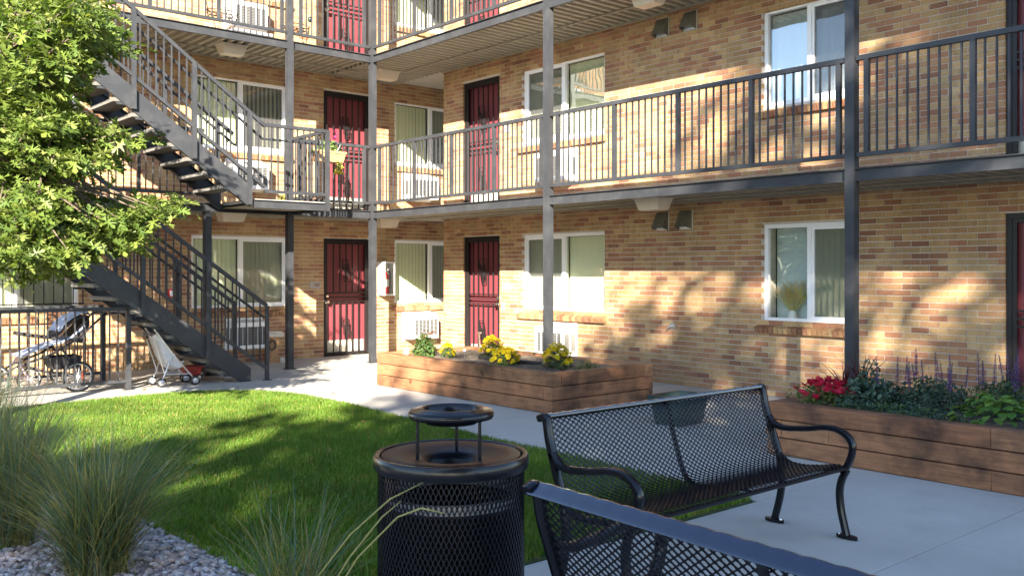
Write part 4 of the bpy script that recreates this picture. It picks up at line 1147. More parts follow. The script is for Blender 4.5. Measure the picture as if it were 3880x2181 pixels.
SPRAYS = [(-7.61,-5.59,4.19),(-7.84,-5.82,3.74),(-8.11,-6.70,3.56),(-7.63,-6.50,3.72),(-7.88,-4.10,4.01),(-7.61,-5.66,4.06),(-7.75,-5.33,4.01),(-8.08,-6.67,3.33),(-8.07,-6.14,3.97),(-7.82,-7.05,3.74),(-7.75,-5.51,3.91),(-8.02,-5.87,3.72),(-7.91,-6.54,3.82),(-7.64,-4.63,4.32),(-7.52,-4.73,3.89),(-8.18,-6.02,3.73),(-7.69,-6.94,3.59),(-7.29,-4.43,4.38),(-8.02,-5.10,3.74),(-7.61,-5.07,3.71),(-8.03,-6.20,3.90),(-7.70,-4.93,4.11),(-7.72,-4.56,4.26),(-7.45,-4.79,3.88),(-7.92,-5.00,3.77),(-7.20,-5.25,4.17),(-7.54,-4.99,4.17),(-7.56,-5.50,4.11),(-8.23,-5.71,3.73),(-7.81,-5.73,3.84),(-7.75,-4.12,4.44),(-8.12,-6.23,3.42),(-7.74,-5.84,3.95),(-7.17,-4.94,3.96),(-7.55,-6.49,3.65),(-7.94,-6.66,3.66),(-7.43,-5.97,3.98),(-7.69,-6.58,3.72),(-7.33,-4.59,3.99),(-7.53,-5.16,4.03),(-7.16,-5.06,4.24),(-7.47,-4.98,3.98),(-7.55,-5.04,4.07),(-7.69,-6.73,3.69),(-7.79,-6.97,3.54),(-7.14,-4.77,4.00),(-7.50,-6.07,3.54),(-7.31,-5.40,3.89),(-7.57,-6.13,3.50),(-7.23,-5.57,3.81),(-7.54,-5.84,3.65),(-7.62,-6.54,3.42),(-7.30,-6.14,3.60),(-7.38,-5.95,3.67),(-7.91,-4.62,3.51),(-8.04,-5.29,3.44),(-7.90,-5.21,3.55),(-7.58,-4.05,3.82),(-7.97,-6.01,3.61),(-8.24,-6.59,3.12),(-7.44,-4.59,3.58),(-7.88,-6.24,3.06),(-7.59,-5.06,3.44),(-8.07,-5.40,3.39),(-7.59,-4.26,3.37),(-7.92,-6.19,3.02),(-8.04,-6.61,3.04),(-7.90,-6.46,3.31),(-7.95,-6.29,3.26),(-7.73,-3.94,3.52),(-7.65,-5.24,3.58),(-7.51,-4.55,3.65),(-8.13,-5.78,3.15),(-8.21,-6.43,3.35),(-7.82,-5.51,3.70),(-8.11,-5.62,3.14),(-7.78,-5.91,3.49),(-8.01,-6.03,3.23),(-7.55,-5.55,3.51),(-7.86,-6.56,3.32),(-7.63,-6.04,3.48),(-7.60,-5.95,3.49),(-7.89,-6.82,3.30),(-7.64,-6.40,3.44),(-7.40,-4.52,3.73),(-7.53,-5.63,3.55),(-7.37,-5.05,3.56),(-7.71,-6.11,3.24),(-7.51,-5.12,3.34),(-7.60,-5.84,3.31),(-7.18,-4.53,3.47),(-7.59,-5.31,3.33),(-8.19,-5.93,2.93),(-7.93,-5.36,2.67),(-7.54,-4.76,3.07),(-7.78,-4.23,3.03),(-7.87,-6.24,2.68),(-8.02,-5.62,2.67),(-7.50,-4.09,3.16),(-7.83,-6.45,2.87),(-7.97,-5.74,2.98),(-7.99,-6.44,2.78),(-7.90,-6.24,2.60),(-8.11,-6.67,2.77),(-7.36,-4.81,2.93),(-7.77,-6.41,2.79),(-8.04,-6.25,2.60),(-7.62,-5.40,2.98),(-7.81,-4.69,3.09),(-7.92,-6.75,2.77),(-7.76,-5.55,3.15),(-8.03,-5.93,2.97),(-7.84,-5.15,2.97),(-7.51,-4.41,2.93),(-7.58,-5.01,3.06),(-7.32,-4.90,3.05),(-7.65,-5.32,2.81),(-7.55,-5.62,2.84),(-8.05,-6.66,2.79),(-7.77,-6.16,2.64),(-7.79,-6.10,2.80),(-7.99,-6.01,2.51),(-7.61,-4.67,2.54),(-7.58,-5.86,2.59),(-7.63,-5.54,2.51),(-7.83,-4.65,2.48),(-7.83,-6.31,2.57),(-7.84,-6.67,2.55),(-7.53,-4.65,2.45),(-7.97,-6.36,2.47),(-7.82,-4.54,2.55),(-8.15,-6.04,2.53),(-7.65,-4.13,2.83),(-7.86,-5.91,2.44),(-8.09,-6.31,2.34),(-8.18,-6.78,2.58),(-7.86,-6.06,2.53),(-8.15,-6.11,2.46),(-8.01,-6.19,2.66),(-7.70,-6.73,2.45),(-7.08,-4.99,2.78),(-7.69,-5.92,2.54),(-7.88,-6.93,2.48),(-7.19,-4.49,2.82),(-7.33,-4.58,2.79),(-7.70,-6.49,2.53),(-7.54,-6.24,2.69),(-7.48,-6.21,2.76),(-7.21,-5.39,2.76),(-7.24,-5.72,2.72),(-7.49,-5.91,2.77),(-6.99,-5.60,2.88),(-7.28,-6.22,2.85),(-7.36,-6.53,2.77),(-7.27,-4.85,2.33),(-7.82,-5.34,2.23),(-7.85,-5.49,2.26),(-8.00,-6.80,2.15),(-7.26,-4.64,2.17),(-7.80,-6.40,2.01),(-8.28,-6.32,2.19),(-8.17,-5.64,2.16),(-7.40,-4.35,2.46),(-8.27,-6.47,2.04),(-7.90,-5.70,2.13),(-7.96,-5.60,2.14),(-8.04,-6.11,2.31),(-7.89,-5.66,2.38),(-7.70,-4.46,2.25),(-7.62,-4.22,2.19),(-7.90,-5.78,2.11),(-8.10,-5.56,2.22),(-7.51,-4.31,2.33),(-8.02,-5.46,2.17),(-7.85,-5.59,2.01),(-7.62,-5.68,2.14),(-7.30,-4.62,2.33),(-7.48,-6.00,2.16),(-8.05,-6.86,2.19),(-7.73,-5.77,2.27),(-7.52,-5.75,2.29),(-7.92,-6.64,2.19),(-7.43,-4.74,2.25),(-7.82,-5.99,1.91),(-8.01,-5.08,1.91),(-7.92,-6.78,2.03),(-7.37,-5.51,1.95),(-7.40,-4.17,1.73),(-8.14,-6.63,1.76),(-7.87,-6.29,2.06),(-7.28,-4.51,2.13),(-7.85,-6.30,1.95),(-7.93,-6.58,1.91),(-7.61,-6.45,1.99),(-8.00,-6.53,1.85),(-7.35,-5.50,1.92),(-7.52,-5.76,1.76),(-8.14,-6.16,1.99),(-7.64,-5.62,2.05),(-7.62,-5.78,1.84),(-7.72,-5.35,2.08),(-8.04,-6.87,1.99),(-8.32,-6.56,1.94),(-8.01,-5.33,1.88),(-7.82,-6.85,1.79),(-7.76,-6.58,1.84),(-8.24,-6.04,1.90),(-7.21,-5.65,2.09),(-7.54,-5.32,2.10),(-7.27,-5.51,2.14),(-7.50,-6.65,1.95),(-7.45,-5.79,2.02),(-7.63,-6.27,1.94),(-7.60,-5.69,1.98),(-7.49,-5.16,2.08),(-7.35,-6.48,1.98),(-7.06,-5.93,1.99),(-7.35,-6.60,2.03),(-7.32,-6.11,1.96),(-7.28,-6.04,2.04),(-7.25,-5.99,2.06),(-7.07,-6.38,2.17),(-7.21,-6.91,2.07),(-6.85,-5.86,2.16),(-6.93,-5.95,2.21),(-6.99,-6.25,2.10),(-7.10,-6.87,2.11),(-6.83,-6.10,2.13),(-7.55,-4.67,1.75),(-7.46,-5.10,1.67),(-8.17,-6.08,1.67),(-7.87,-6.19,1.72),(-7.79,-5.43,1.81),(-8.15,-6.47,1.70),(-7.54,-5.32,1.72),(-8.15,-6.30,1.71),(-8.15,-6.73,1.69),(-7.36,-4.44,1.65),(-7.37,-4.35,1.73),(-7.62,-5.70,1.63),(-7.86,-7.05,1.70),(-7.39,-5.23,1.83),(-7.46,-4.56,1.71),(-7.50,-5.18,1.71),(-7.31,-6.31,1.82),(-7.34,-5.54,1.82),(-7.11,-5.76,1.87),(-7.34,-6.32,1.86),(-7.33,-6.78,1.88),(-7.26,-6.28,1.86),(-7.15,-5.91,1.97),(-7.68,-4.72,1.54),(-7.79,-5.03,1.54),(-9.16,-5.54,3.94),(-8.76,-3.92,3.51),(-9.12,-3.13,2.50),(-8.20,-4.82,3.81),(-8.67,-6.20,3.04),(-8.74,-5.64,2.54),(-8.68,-4.34,3.62),(-8.93,-4.26,1.79),(-9.13,-3.92,2.06),(-8.96,-3.75,1.94),(-8.46,-4.69,2.58),(-8.63,-3.39,2.82),(-8.48,-4.12,2.04),(-8.12,-3.87,3.78),(-8.51,-3.55,2.02),(-8.78,-4.88,3.52),(-8.22,-3.73,1.83),(-7.92,-4.04,3.92),(-9.07,-3.32,2.66),(-8.93,-5.54,2.72),(-8.28,-4.55,2.81),(-8.68,-3.59,3.84),(-8.19,-4.51,3.20),(-8.40,-6.05,3.11),(-8.47,-6.53,2.63),(-9.00,-5.54,2.38),(-8.87,-5.47,2.93),(-8.98,-3.53,3.85),(-8.42,-6.26,3.44),(-8.27,-5.50,2.94),(-8.48,-5.56,3.25),(-8.35,-4.42,3.25),(-9.22,-5.22,2.65),(-8.36,-5.20,2.80),(-9.10,-5.16,2.05),(-8.60,-4.81,3.80),(-8.74,-4.33,2.08),(-8.97,-5.80,3.82),(-8.79,-6.02,2.58),(-9.01,-6.01,2.79),(-9.09,-4.55,3.15),(-9.29,-5.11,3.83),(-8.21,-4.67,3.17),(-8.69,-6.35,2.73),(-9.05,-4.64,3.01),(-8.61,-4.46,3.40),(-9.24,-5.31,3.64),(-9.13,-3.21,3.51),(-9.23,-5.01,3.57),(-8.29,-5.27,3.94),(-8.49,-5.88,3.00),(-8.31,-4.08,2.22),(-8.69,-3.97,3.03),(-9.04,-4.25,3.51),(-8.66,-5.58,4.00),(-8.64,-3.85,2.47),(-8.31,-3.95,2.79),(-8.99,-4.29,3.34),(-8.31,-4.60,2.51),(-8.72,-4.05,3.80),(-9.35,-5.57,2.86),(-8.37,-5.73,1.90),(-8.90,-3.16,3.95),(-8.51,-3.94,2.18),(-8.41,-4.97,2.11),(-8.78,-4.59,3.96),(-8.03,-4.49,2.14),(-8.93,-4.45,3.98),(-8.67,-4.71,1.77),(-9.14,-4.65,1.88),(-9.21,-4.31,3.92),(-8.71,-6.29,2.19),(-8.92,-3.18,2.35),(-8.95,-4.96,1.81),(-9.13,-5.47,2.44),(-7.68,-3.62,2.07),(-7.32,-4.28,2.40),(-7.76,-3.84,2.63),(-7.31,-3.81,2.72),(-7.75,-3.27,4.14),(-7.60,-4.83,2.14),(-7.67,-4.59,4.29),(-7.94,-4.18,3.88),(-7.83,-3.72,2.76),(-7.52,-4.51,1.87),(-7.64,-3.49,3.74),(-7.55,-4.56,2.45),(-7.69,-3.29,3.30),(-7.67,-3.66,2.47),(-7.52,-3.41,2.67),(-7.79,-4.08,3.73),(-7.70,-3.58,3.45),(-7.31,-4.24,2.71),(-7.21,-4.06,4.02),(-7.75,-4.46,1.97),(-7.75,-4.01,4.13),(-7.30,-3.64,3.79),(-7.33,-4.12,3.77),(-7.41,-3.97,4.14),(-7.55,-4.45,2.15),(-7.70,-3.36,3.09),(-7.94,-4.45,3.79),(-7.39,-4.94,2.41),(-7.50,-4.96,3.20),(-8.00,-4.51,3.66),(-7.90,-4.42,4.16),(-7.74,-3.38,3.41),(-7.53,-4.87,2.97),(-7.45,-5.03,4.10),(-7.31,-3.87,2.85),(-7.60,-3.42,2.13),(-7.80,-3.43,1.95),(-7.22,-3.88,3.25),(-7.37,-4.64,2.08),(-7.80,-3.98,2.74),(-7.45,-4.78,3.19),(-7.59,-3.73,1.93),(-7.82,-4.06,3.92),(-7.36,-4.67,3.05),(-7.75,-3.87,3.81),(-7.66,-3.45,4.28),(-7.55,-4.53,2.84),(-7.70,-4.39,2.12),(-7.65,-4.21,4.16),(-7.70,-3.12,2.48),(-7.72,-3.18,3.62),(-7.94,-4.44,2.28),(-7.50,-3.65,2.42),(-7.35,-4.21,3.61),(-7.75,-3.53,1.85),(-7.61,-3.91,3.17),(-7.53,-3.42,3.69),(-7.78,-3.82,1.96),(-7.75,-4.77,3.11),(-7.83,-4.64,3.14),(-7.86,-3.63,4.48),(-7.86,-3.62,1.95),(-7.42,-4.21,4.34),(-7.81,-4.13,2.02),(-7.82,-4.17,3.28),(-7.89,-4.30,2.37),(-7.16,-3.82,2.56),(-7.25,-3.58,2.16),(-7.78,-3.21,3.89),(-7.55,-4.17,2.03),(-7.75,-4.34,2.24),(-7.66,-4.19,2.27),(-7.56,-4.59,3.96),(-7.37,-4.84,3.84),(-7.92,-3.96,4.21),(-7.32,-3.46,2.17),(-7.70,-4.15,3.13),(-7.62,-4.19,2.20),(-7.44,-4.36,2.19),(-7.62,-3.75,4.27),(-7.45,-4.58,2.75),(-7.32,-3.78,3.95),(-7.23,-4.20,3.62),(-7.47,-3.50,3.68),(-7.61,-3.62,2.39),(-7.87,-4.05,2.26),(-7.69,-4.16,3.26),(-7.68,-4.32,2.45),(-7.82,-4.00,2.46),(-7.48,-3.86,4.05),(-7.34,-3.54,2.85),(-7.99,-4.51,3.00),(-7.56,-3.56,2.81),(-7.59,-3.35,2.13),(-7.24,-4.16,3.33),(-7.66,-4.40,4.19),(-7.36,-4.36,3.96),(-7.42,-4.07,3.39),(-7.68,-4.79,3.96),(-7.53,-4.02,2.79),(-7.40,-4.95,3.92),(-7.17,-3.63,2.14),(-7.28,-4.22,3.42),(-7.50,-4.28,2.94),(-7.51,-4.94,2.37),(-7.20,-4.01,3.40),(-7.34,-4.69,2.71),(-7.60,-4.61,3.25),(-7.82,-3.99,2.43),(-7.57,-3.90,3.54)]

# ================================================================== expanded-metal furniture
def expanded(name, f, ns, nt, m, parent, hole=.37, th=.0022):
    """staggered diamond sheet with rounded openings; f(s,t) -> (point, normal), s in 0..ns cells, t in 0..nt half rows"""
    ang = [k*math.pi/4 for k in range(8)]
    outer = [(.5,0),(.25,.5),(0,1.0),(-.25,.5),(-.5,0),(-.25,-.5),(0,-1.0),(.25,-.5)]
    inner = []
    for k, a in enumerate(ang):
        c_, s_ = math.cos(a), math.sin(a); e = 1.35
        rr = 1/((abs(c_)**e+abs(s_)**e)**(1/e)); inner.append((rr*c_*hole, rr*s_*hole*2))
    V = []; F = []
    for j in range(1, nt):
        for i in range(ns):
            cx = i+.5+(.5 if j % 2 else 0)
            if cx+.5 > ns+.01: continue
            n0 = len(V)
            pf = []; 
            for (a, b) in outer+inner:
                p, nn = f(cx+a, j+b); pf.append((p, nn))
            for p, nn in pf: V.append(p+nn*th)
            for p, nn in pf: V.append(p-nn*th)
            for k in range(8):
                k2 = (k+1) % 8
                F.append((n0+k, n0+k2, n0+8+k2, n0+8+k)); F.append((n0+16+k2, n0+16+k, n0+24+k, n0+24+k2)); F.append((n0+8+k, n0+8+k2, n0+24+k2, n0+24+k))
    return quads(name, np.array([tuple(v) for v in V]), np.array(F), M[m], None, parent)

PROF = [(-.02,.842),(.012,.80),(.035,.72),(.068,.62),(.102,.52),(.135,.45),(.175,.415),(.23,.40),(.32,.398),(.42,.411),(.50,.427),(.545,.432),(.570,.424),(.577,.410)]
def spline(pts, n):
    P = [Vector((p[0], 0, p[1])) if len(p) == 2 else Vector(p) for p in pts]; out = []
    for i in range(len(P)-1):
        p0, p1, p2, p3 = P[max(i-1,0)], P[i], P[i+1], P[min(i+2,len(P)-1)]
        for k in range(n):
            t = k/n; out.append(.5*((2*p1)+(p2-p0)*t+(2*p0-5*p1+4*p2-p3)*t*t+(3*p1-p0-3*p2+p3)*t**3))
    out.append(P[-1]); return out
PS = spline(PROF, 6)
cum = [0]
for i in range(len(PS)-1): cum.append(cum[-1]+(PS[i+1]-PS[i]).length)
def along(t):
    t = max(0, min(t, cum[-1]-1e-5))
    for i in range(len(cum)-1):
        if cum[i+1] >= t:
            u = (t-cum[i])/(cum[i+1]-cum[i]); p = PS[i].lerp(PS[i+1], u); d = (PS[i+1]-PS[i]).normalized(); return p, Vector((-d.z, 0, d.x))
    return PS[-1], Vector((0,0,1))
def bench(label, loc, rz, Lb=1.84):
    """local: x = forward of the back, y along the seat"""
    r = thing('park_bench', label, 'bench', loc, rz, 'black metal mesh benches')
    ns = int(Lb/.0392); p = Lb/ns; nt = int(cum[-1]/.0146); dt = cum[-1]/nt
    def f(s, t):
        P, N = along(t*dt); return Vector((P.x, s*p-Lb/2, P.z)), N
    expanded('mesh_seat', f, ns, nt, 'mesh_coat', r, hole=.35)
    # rolled top edge and front edge
    q = MB(); n = 60
    vs = []; fs = []
    for i in range(n+1):
        y = -Lb/2-.01+(Lb+.02)*i/n; wob = .0035*math.sin(i*2.1)
        sec = [(.008,.832),(.008,.842),(.004,.850+wob*.5),(-.006,.851+wob*.5),(-.046,.824),(-.050,.814),(-.044,.811),(-.004,.836),(.002,.832)]
        vs += [(a, y, b) for a, b in sec]
    k = 9
    for i in range(n):
        for j in range(k): fs.append((i*k+j, i*k+(j+1) % k, (i+1)*k+(j+1) % k, (i+1)*k+j))
    fs += [tuple(range(k)), tuple(n*k+j for j in range(k-1,-1,-1))]
    q.add(vs, fs); q.build('top_edge', M['sky_tint_edge'], r, smooth=35)
    q = MB(); q.ribbon([(.573,-Lb/2,.413),(.573,Lb/2,.413)], .028, .02, (1,0,0)); q.build('front_rail', M['black_gloss'], r)
    for y in (-Lb/2-.012, Lb/2+.012):
        q = MB(); 
        q.ribbon(spline([(-.05,.822),(-.01,.836),(.006,.80),(.022,.72),(.055,.62),(.09,.52),(.118,.44),(.135,.36),(.14,.25),(.122,.14),(.088,.02)], 4), .046, .036, (0,1,0))
        q2 = [(v[0], v[1]+y, v[2]) for v in q.v]; q.v = q2; q.build('back_leg', M['black_gloss'], r, smooth=45)
        q = MB(); q.ribbon(spline([(.045,.66),(.085,.615),(.15,.597),(.24,.603),(.34,.617),(.43,.634),(.51,.632),(.575,.605),(.612,.555),(.606,.49),(.58,.43),(.555,.38)], 4), .046, .034, (0,1,0))
        q.v = [(v[0], v[1]+y, v[2]) for v in q.v]; q.build('armrest', M['black_gloss'], r, smooth=45)
        q = MB(); q.ribbon(spline([(.575,.40),(.545,.34),(.532,.28),(.533,.22),(.545,.14),(.575,.02)], 4), .046, .036, (0,1,0))
        q.v = [(v[0], v[1]+y, v[2]) for v in q.v]; q.build('front_leg', M['black_gloss'], r, smooth=45)
        q = MB(); q.ribbon(spline([(.118,.44),(.17,.395),(.25,.375),(.40,.385),(.52,.404),(.575,.408)], 4), .03, .03, (0,1,0)); q.v = [(v[0], v[1]+y, v[2]) for v in q.v]; q.build('seat_bracket', M['black_gloss'], r, smooth=45)
        for xc in (.088, .577):
            q = MB(); n = 14
            q.prism([(xc+.068*math.cos(2*math.pi*i/n)*(1 if abs(math.cos(2*math.pi*i/n)) > .3 else .95), y+.026*math.sin(2*math.pi*i/n)) for i in range(n)], .003, .022); q.build('foot_plate', M['black_gloss'], r)
            q = MB(); q.lathe([(.001,.03),(.007,.029),(.009,.022)], (xc+(.045 if xc < .3 else -.045), y, 0), 6); q.build('bolt', M['alu'], r)
    q = MB(); off = [(p_[0]-.010, p_[1]-.012) for p_ in PROF]
    q.ribbon(spline(off, 4), .034, .012, (0,1,0)); q.build('centre_brace', M['black_gloss'], r, smooth=45)
    return r
bench('black mesh bench facing the long planter, backed by the green pot', (-5.96, -11.63, 0), R(-90))
bench('nearest black mesh bench at the bottom edge seen from behind its back', (-7.98, -13.63, 0), R(-3))

# trash receptacle
tr = thing('trash_receptacle', 'round black mesh trash can with an ash tray raised above its lid', 'trash can', (-7.84, -12.09, 0), R(20))
RC = .288; nz = 34; z0_, z1_ = .06, .80; nc = 92
def fcan(s, t):
    a = 2*math.pi*s/nc; n_ = Vector((math.cos(a), math.sin(a), 0)); return n_*RC+Vector((0,0,z0_+(z1_-z0_)*t/nz)), n_
def fcan2(s, t):
    return fcan(s, t)
ex = expanded('mesh_drum', lambda s, t: fcan(s+.0, t), nc, nz, 'black_gloss', tr, hole=.34, th=.003)
q = MB(); q.lathe([(.272,.792),(.305,.792),(.309,.80),(.309,.835),(.303,.846),(.292,.848),(.284,.842),(.282,.81),(.272,.806),(.272,.792)], n=64); q.build('rim_band', M['black_gloss'], tr, smooth=50)
q = MB(); q.lathe([(.28,.02),(.296,.02),(.296,.075),(.28,.075),(.28,.02)], n=64); q.build('base_band', M['black_gloss'], tr, smooth=50)
q = MB(); q.lathe([(.281,.815),(.276,.842),(.262,.846),(.20,.838),(.13,.828),(.108,.818),(.098,.80),(.096,.76),(.092,.76),(.094,.80),(.104,.814),(.13,.822),(.262,.838),(.270,.82)], n=64); q.build('lid', M['mesh_coat'], tr, smooth=60)
q = MB(); q.lathe([(.001,.05),(.245,.05),(.262,.66),(.268,.66),(.25,.044),(.001,.044)], n=48); q.build('liner', M['liner'], tr, smooth=60)
q = MB(); q.lathe([(.262,.662),(.274,.662),(.275,.70),(.263,.70),(.262,.662)], n=48); q.build('liner_rim', M['liner_band'], tr, smooth=60)
for k in range(3):
    a = 2*math.pi*k/3+.42
    q = MB(); q.tube([(math.cos(a)*.142, math.sin(a)*.142, .83),(math.cos(a)*.142, math.sin(a)*.142, 1.0)], .0065, 10); q.build('support_rod', M['black_gloss'], tr, smooth=60)
q = MB(); q.lathe([(.122,.985),(.165,.985),(.17,.992),(.17,1.008),(.163,1.016),(.135,1.018),(.128,1.024),(.116,1.026),(.110,1.022),(.106,1.0),(.098,.972),(.001,.966),(.001,.962),(.102,.964),(.115,.985)], n=56); q.build('ash_tray', M['black_gloss'], tr, smooth=55)

# green pot
pt = thing('plant_pot', 'dark green plastic trough standing on the walk between the two planters', 'pot', (-2.52, -8.93, .002), R(4))
q = MB(); a, b = .20, .15; A_, B_ = .27, .20; h = .30; t = .012
def ring(x, y, z, m_=.0): return [(-x,-y,z),(x,-y,z),(x,y,z),(-x,y,z)]
rings = [ring(a,b,0), ring(A_-.02,B_-.02,h-.05), ring(A_,B_,h-.05), ring(A_,B_,h), ring(A_-.025,B_-.025,h), ring(A_-.05,B_-.05,h-.12)]
vs = sum(rings, []); fs = [(3,2,1,0)]
for i in range(len(rings)-1):
    for k in range(4): fs.append((i*4+k, i*4+(k+1) % 4, (i+1)*4+(k+1) % 4, (i+1)*4+k))
q.add(vs, fs); q.build('trough', M['green_pot'], pt)
q = MB(); q.poly(ring(A_-.05,B_-.05,h-.119)); q.build('soil', M['soil'], pt, fix=False)

# ================================================================== strollers, bike, wagon
def wheel(parent, c, rad, wdt, tyre='rubber', rim='rim', spokes=0):
    q = MB(); w2 = wdt/2
    q.lathe([(rad*.86,-w2),(rad*.95,-w2),(rad,-w2*.4),(rad,w2*.4),(rad*.95,w2),(rad*.86,w2),(rad*.86,-w2)], c, 28, 'y'); o = q.build('wheel', M[tyre], parent, smooth=60)
    q = MB()
    if spokes:
        q.lathe([(rad*.80,-w2*.5),(rad*.865,-w2*.5),(rad*.865,w2*.5),(rad*.80,w2*.5),(rad*.80,-w2*.5)], c, 28, 'y')
        q.lathe([(.001,-w2*1.1),(.022,-w2*1.1),(.022,w2*1.1),(.001,w2*1.1)], c, 10, 'y')
        for k in range(spokes):
            a = 2*math.pi*k/spokes; q.tube([(c[0]+.02*math.cos(a+.4),c[1],c[2]+.02*math.sin(a+.4)),(c[0]+rad*.81*math.cos(a),c[1],c[2]+rad*.81*math.sin(a))], .0018, 4, False)
    else:
        q.lathe([(.001,-w2*1.05),(rad*.55,-w2*1.05),(rad*.62,-w2*.8),(rad*.62,w2*.8),(rad*.55,w2*1.05),(.001,w2*1.05)], c, 20, 'y')
    q.build('rim', M[rim], o, smooth=50)
    return o
js = thing('jogging_stroller', 'black and pale blue jogging stroller with spoked wheels behind the guard fence', 'stroller', (-6.65, -2.02, 0))
# local x to the right (handle side), front wheel to the left
for y in (-.27, .27): wheel(js, (.20, y, .20), .20, .045, 'rubber', 'rim', 18)
wheel(js, (-.72, 0, .20), .20, .045, 'rubber', 'rim', 18)
q = MB()
for s_ in (-1, 1):
    q.tube([(-.72,s_*.05,.20),(-.50,s_*.15,.36),(-.10,s_*.22,.50),(.22,s_*.25,.70),(.52,s_*.25,.98)], .015, 8)
    q.tube([(.20,s_*.25,.20),(.10,s_*.23,.45),(.02,s_*.22,.56)], .014, 8); q.tube([(-.45,s_*.15,.40),(-.10,s_*.22,.25),(.20,s_*.25,.20)], .014, 8)
q.tube([(.20,-.29,.20),(.20,.29,.20)], .012, 8)
q.build('frame', M['fabric_black'], js, smooth=60)
q = MB(); q.tube([(.52,-.25,.98),(.56,-.22,1.0),(.57,0,1.01),(.56,.22,1.0),(.52,.25,.98)], .019, 8); q.build('handlebar', M['rubber'], js, smooth=60)
q = MB()
def sheet(pts, w0, w1, th=.012):
    vs = []; n = len(pts)
    for i, p in enumerate(pts):
        t_ = i/(n-1); w_ = w0+(w1-w0)*t_
        vs += [(p[0],-w_,p[1]),(p[0],w_,p[1]),(p[0]+.008,w_,p[1]-th),(p[0]+.008,-w_,p[1]-th)]
    fs = []
    for i in range(n-1):
        for k in range(4): fs.append((i*4+k, i*4+(k+1) % 4, (i+1)*4+(k+1) % 4, (i+1)*4+k))
    return vs, fs
q.add(*sheet([(-.46,.50),(-.30,.56),(-.12,.63),(.02,.66),(.14,.72),(.30,.86)], .19, .21, .02)); q.build('seat_pad', M['fabric_blue'], js, smooth=60)
q = MB(); q.add(*sheet([(-.02,.80),(.05,.90),(.14,.97),(.24,1.02),(.33,1.04),(.36,1.0)], .24, .25, .012)); q.build('canopy', M['fabric_blue'], js, smooth=60)
q = MB(); q.add(*sheet([(-.05,.74),(.04,.845),(.14,.93),(.26,.985),(.35,.985)], .235, .245, .03)); q.build('canopy_trim', M['fabric_black'], js, smooth=60)
q = MB(); q.add([(.10,-.20,.68),(.10,.20,.68),(.36,.20,.96),(.36,-.20,.96),(.28,-.18,.62),(.28,.18,.62),(.37,.18,.86),(.37,-.18,.86)], [(0,1,2,3),(7,6,5,4),(0,4,5,1),(1,5,6,2),(2,6,7,3),(3,7,4,0)]); q.build('seat_back', M['fabric_black'], js)
q = MB(); q.tube([(-.28,-.2,.74),(-.44,-.18,.77),(-.46,0,.775),(-.44,.18,.77),(-.28,.2,.74)], .022, 8); q.tube([(-.28,-.2,.74),(-.05,-.22,.70)], .018, 6); q.tube([(-.28,.2,.74),(-.05,.22,.70)], .018, 6); q.build('bumper_bar', M['fabric_black'], js, smooth=60)
q = MB(); q.add([(-.12,-.2,.46),(.28,-.2,.46),(.28,.2,.46),(-.12,.2,.46),(-.06,-.17,.30),(.22,-.17,.30),(.22,.17,.30),(-.06,.17,.30)], [(7,6,5,4),(0,4,5,1),(1,5,6,2),(2,6,7,3),(3,7,4,0)]); q.build('basket', M['fabric_black'], js)
q = MB(); q.box((.235,-.31,.17),(.255,-.298,.25)); q.build('reflector', M['orange'], js)
pb = thing('child_bike', 'small pink and white bicycle behind the ornamental grass and the fence', 'bicycle', (-7.15, -1.72, 0))
for x in (-.28, .26): wheel(pb, (x, 0, .15), .15, .04, 'rubber', 'white', 12)
q = MB(); q.tube([(-.28,0,.15),(-.20,0,.42),(-.17,0,.52)], .014, 8); q.tube([(-.21,0,.40),(.02,0,.28),(.12,0,.46)], .016, 8); q.tube([(.26,0,.15),(.02,0,.22),(.02,0,.28)], .012, 8); q.tube([(.26,0,.15),(.11,0,.42)], .011, 8); q.build('frame', M['pink'], pb, smooth=60)
q = MB(); q.tube([(-.10,-.2,.60),(-.16,-.18,.58),(-.17,0,.53),(-.16,.18,.58),(-.10,.2,.60)], .012, 8); q.build('handlebar', M['white'], pb, smooth=60)
q = MB(); q.prism([(.05,-.03),(.10,-.06),(.22,-.065),(.24,0),(.22,.065),(.10,.06),(.05,.03)], .465, .505); q.build('saddle', M['pink'], pb)
us = thing('umbrella_stroller', 'folding umbrella stroller with white fabric seat under the lower stairs', 'stroller', (-5.25, -2.32, 0))
q = MB()
for s_ in (-1, 1):
    y = s_*.17
    q.tube([(-.36,y,.86),(-.33,y,.83),(-.12,y,.55),(.02,y,.36),(.22,y,.12),(.26,y*.95,.07)], .011, 8)
    q.tube([(-.20,y,.06),(-.14,y,.20),(-.06,y,.42),(-.02,y,.44)], .010, 8); q.tube([(-.28,y*.9,.62),(-.20,y*.8,.36),(-.14,y*.8,.16)], .009, 8); q.tube([(-.14,y,.17),(.06,y,.16),(.20,y,.16)], .008, 8)
    q.tube([(.02,y,.30),(.10,y,.33)], .010, 8)
q.tube([(-.20,-.17,.06),(-.20,.17,.06)], .008, 6); q.build('frame', M['alu'], us, smooth=60)
for s_ in (-1, 1):
    q = MB(); y = s_*.17; q.tube([(-.30,y,.79),(-.36,y,.86),(-.40,y,.905),(-.37,y,.945),(-.32,y,.945)], .016, 8); q.build('handle', M['rubber'], us, smooth=60)
q = MB(); vs = []; pts = [(-.27,.72),(-.22,.56),(-.17,.42),(-.10,.30),(.02,.24),(.10,.26)]
nn = 6
for i, p in enumerate(pts):
    for k in range(nn+1):
        t_ = k/nn*2-1; vs.append((p[0]+.05*(1-t_*t_)*(-.3), t_*.16, p[1]-.04*(1-t_*t_)))
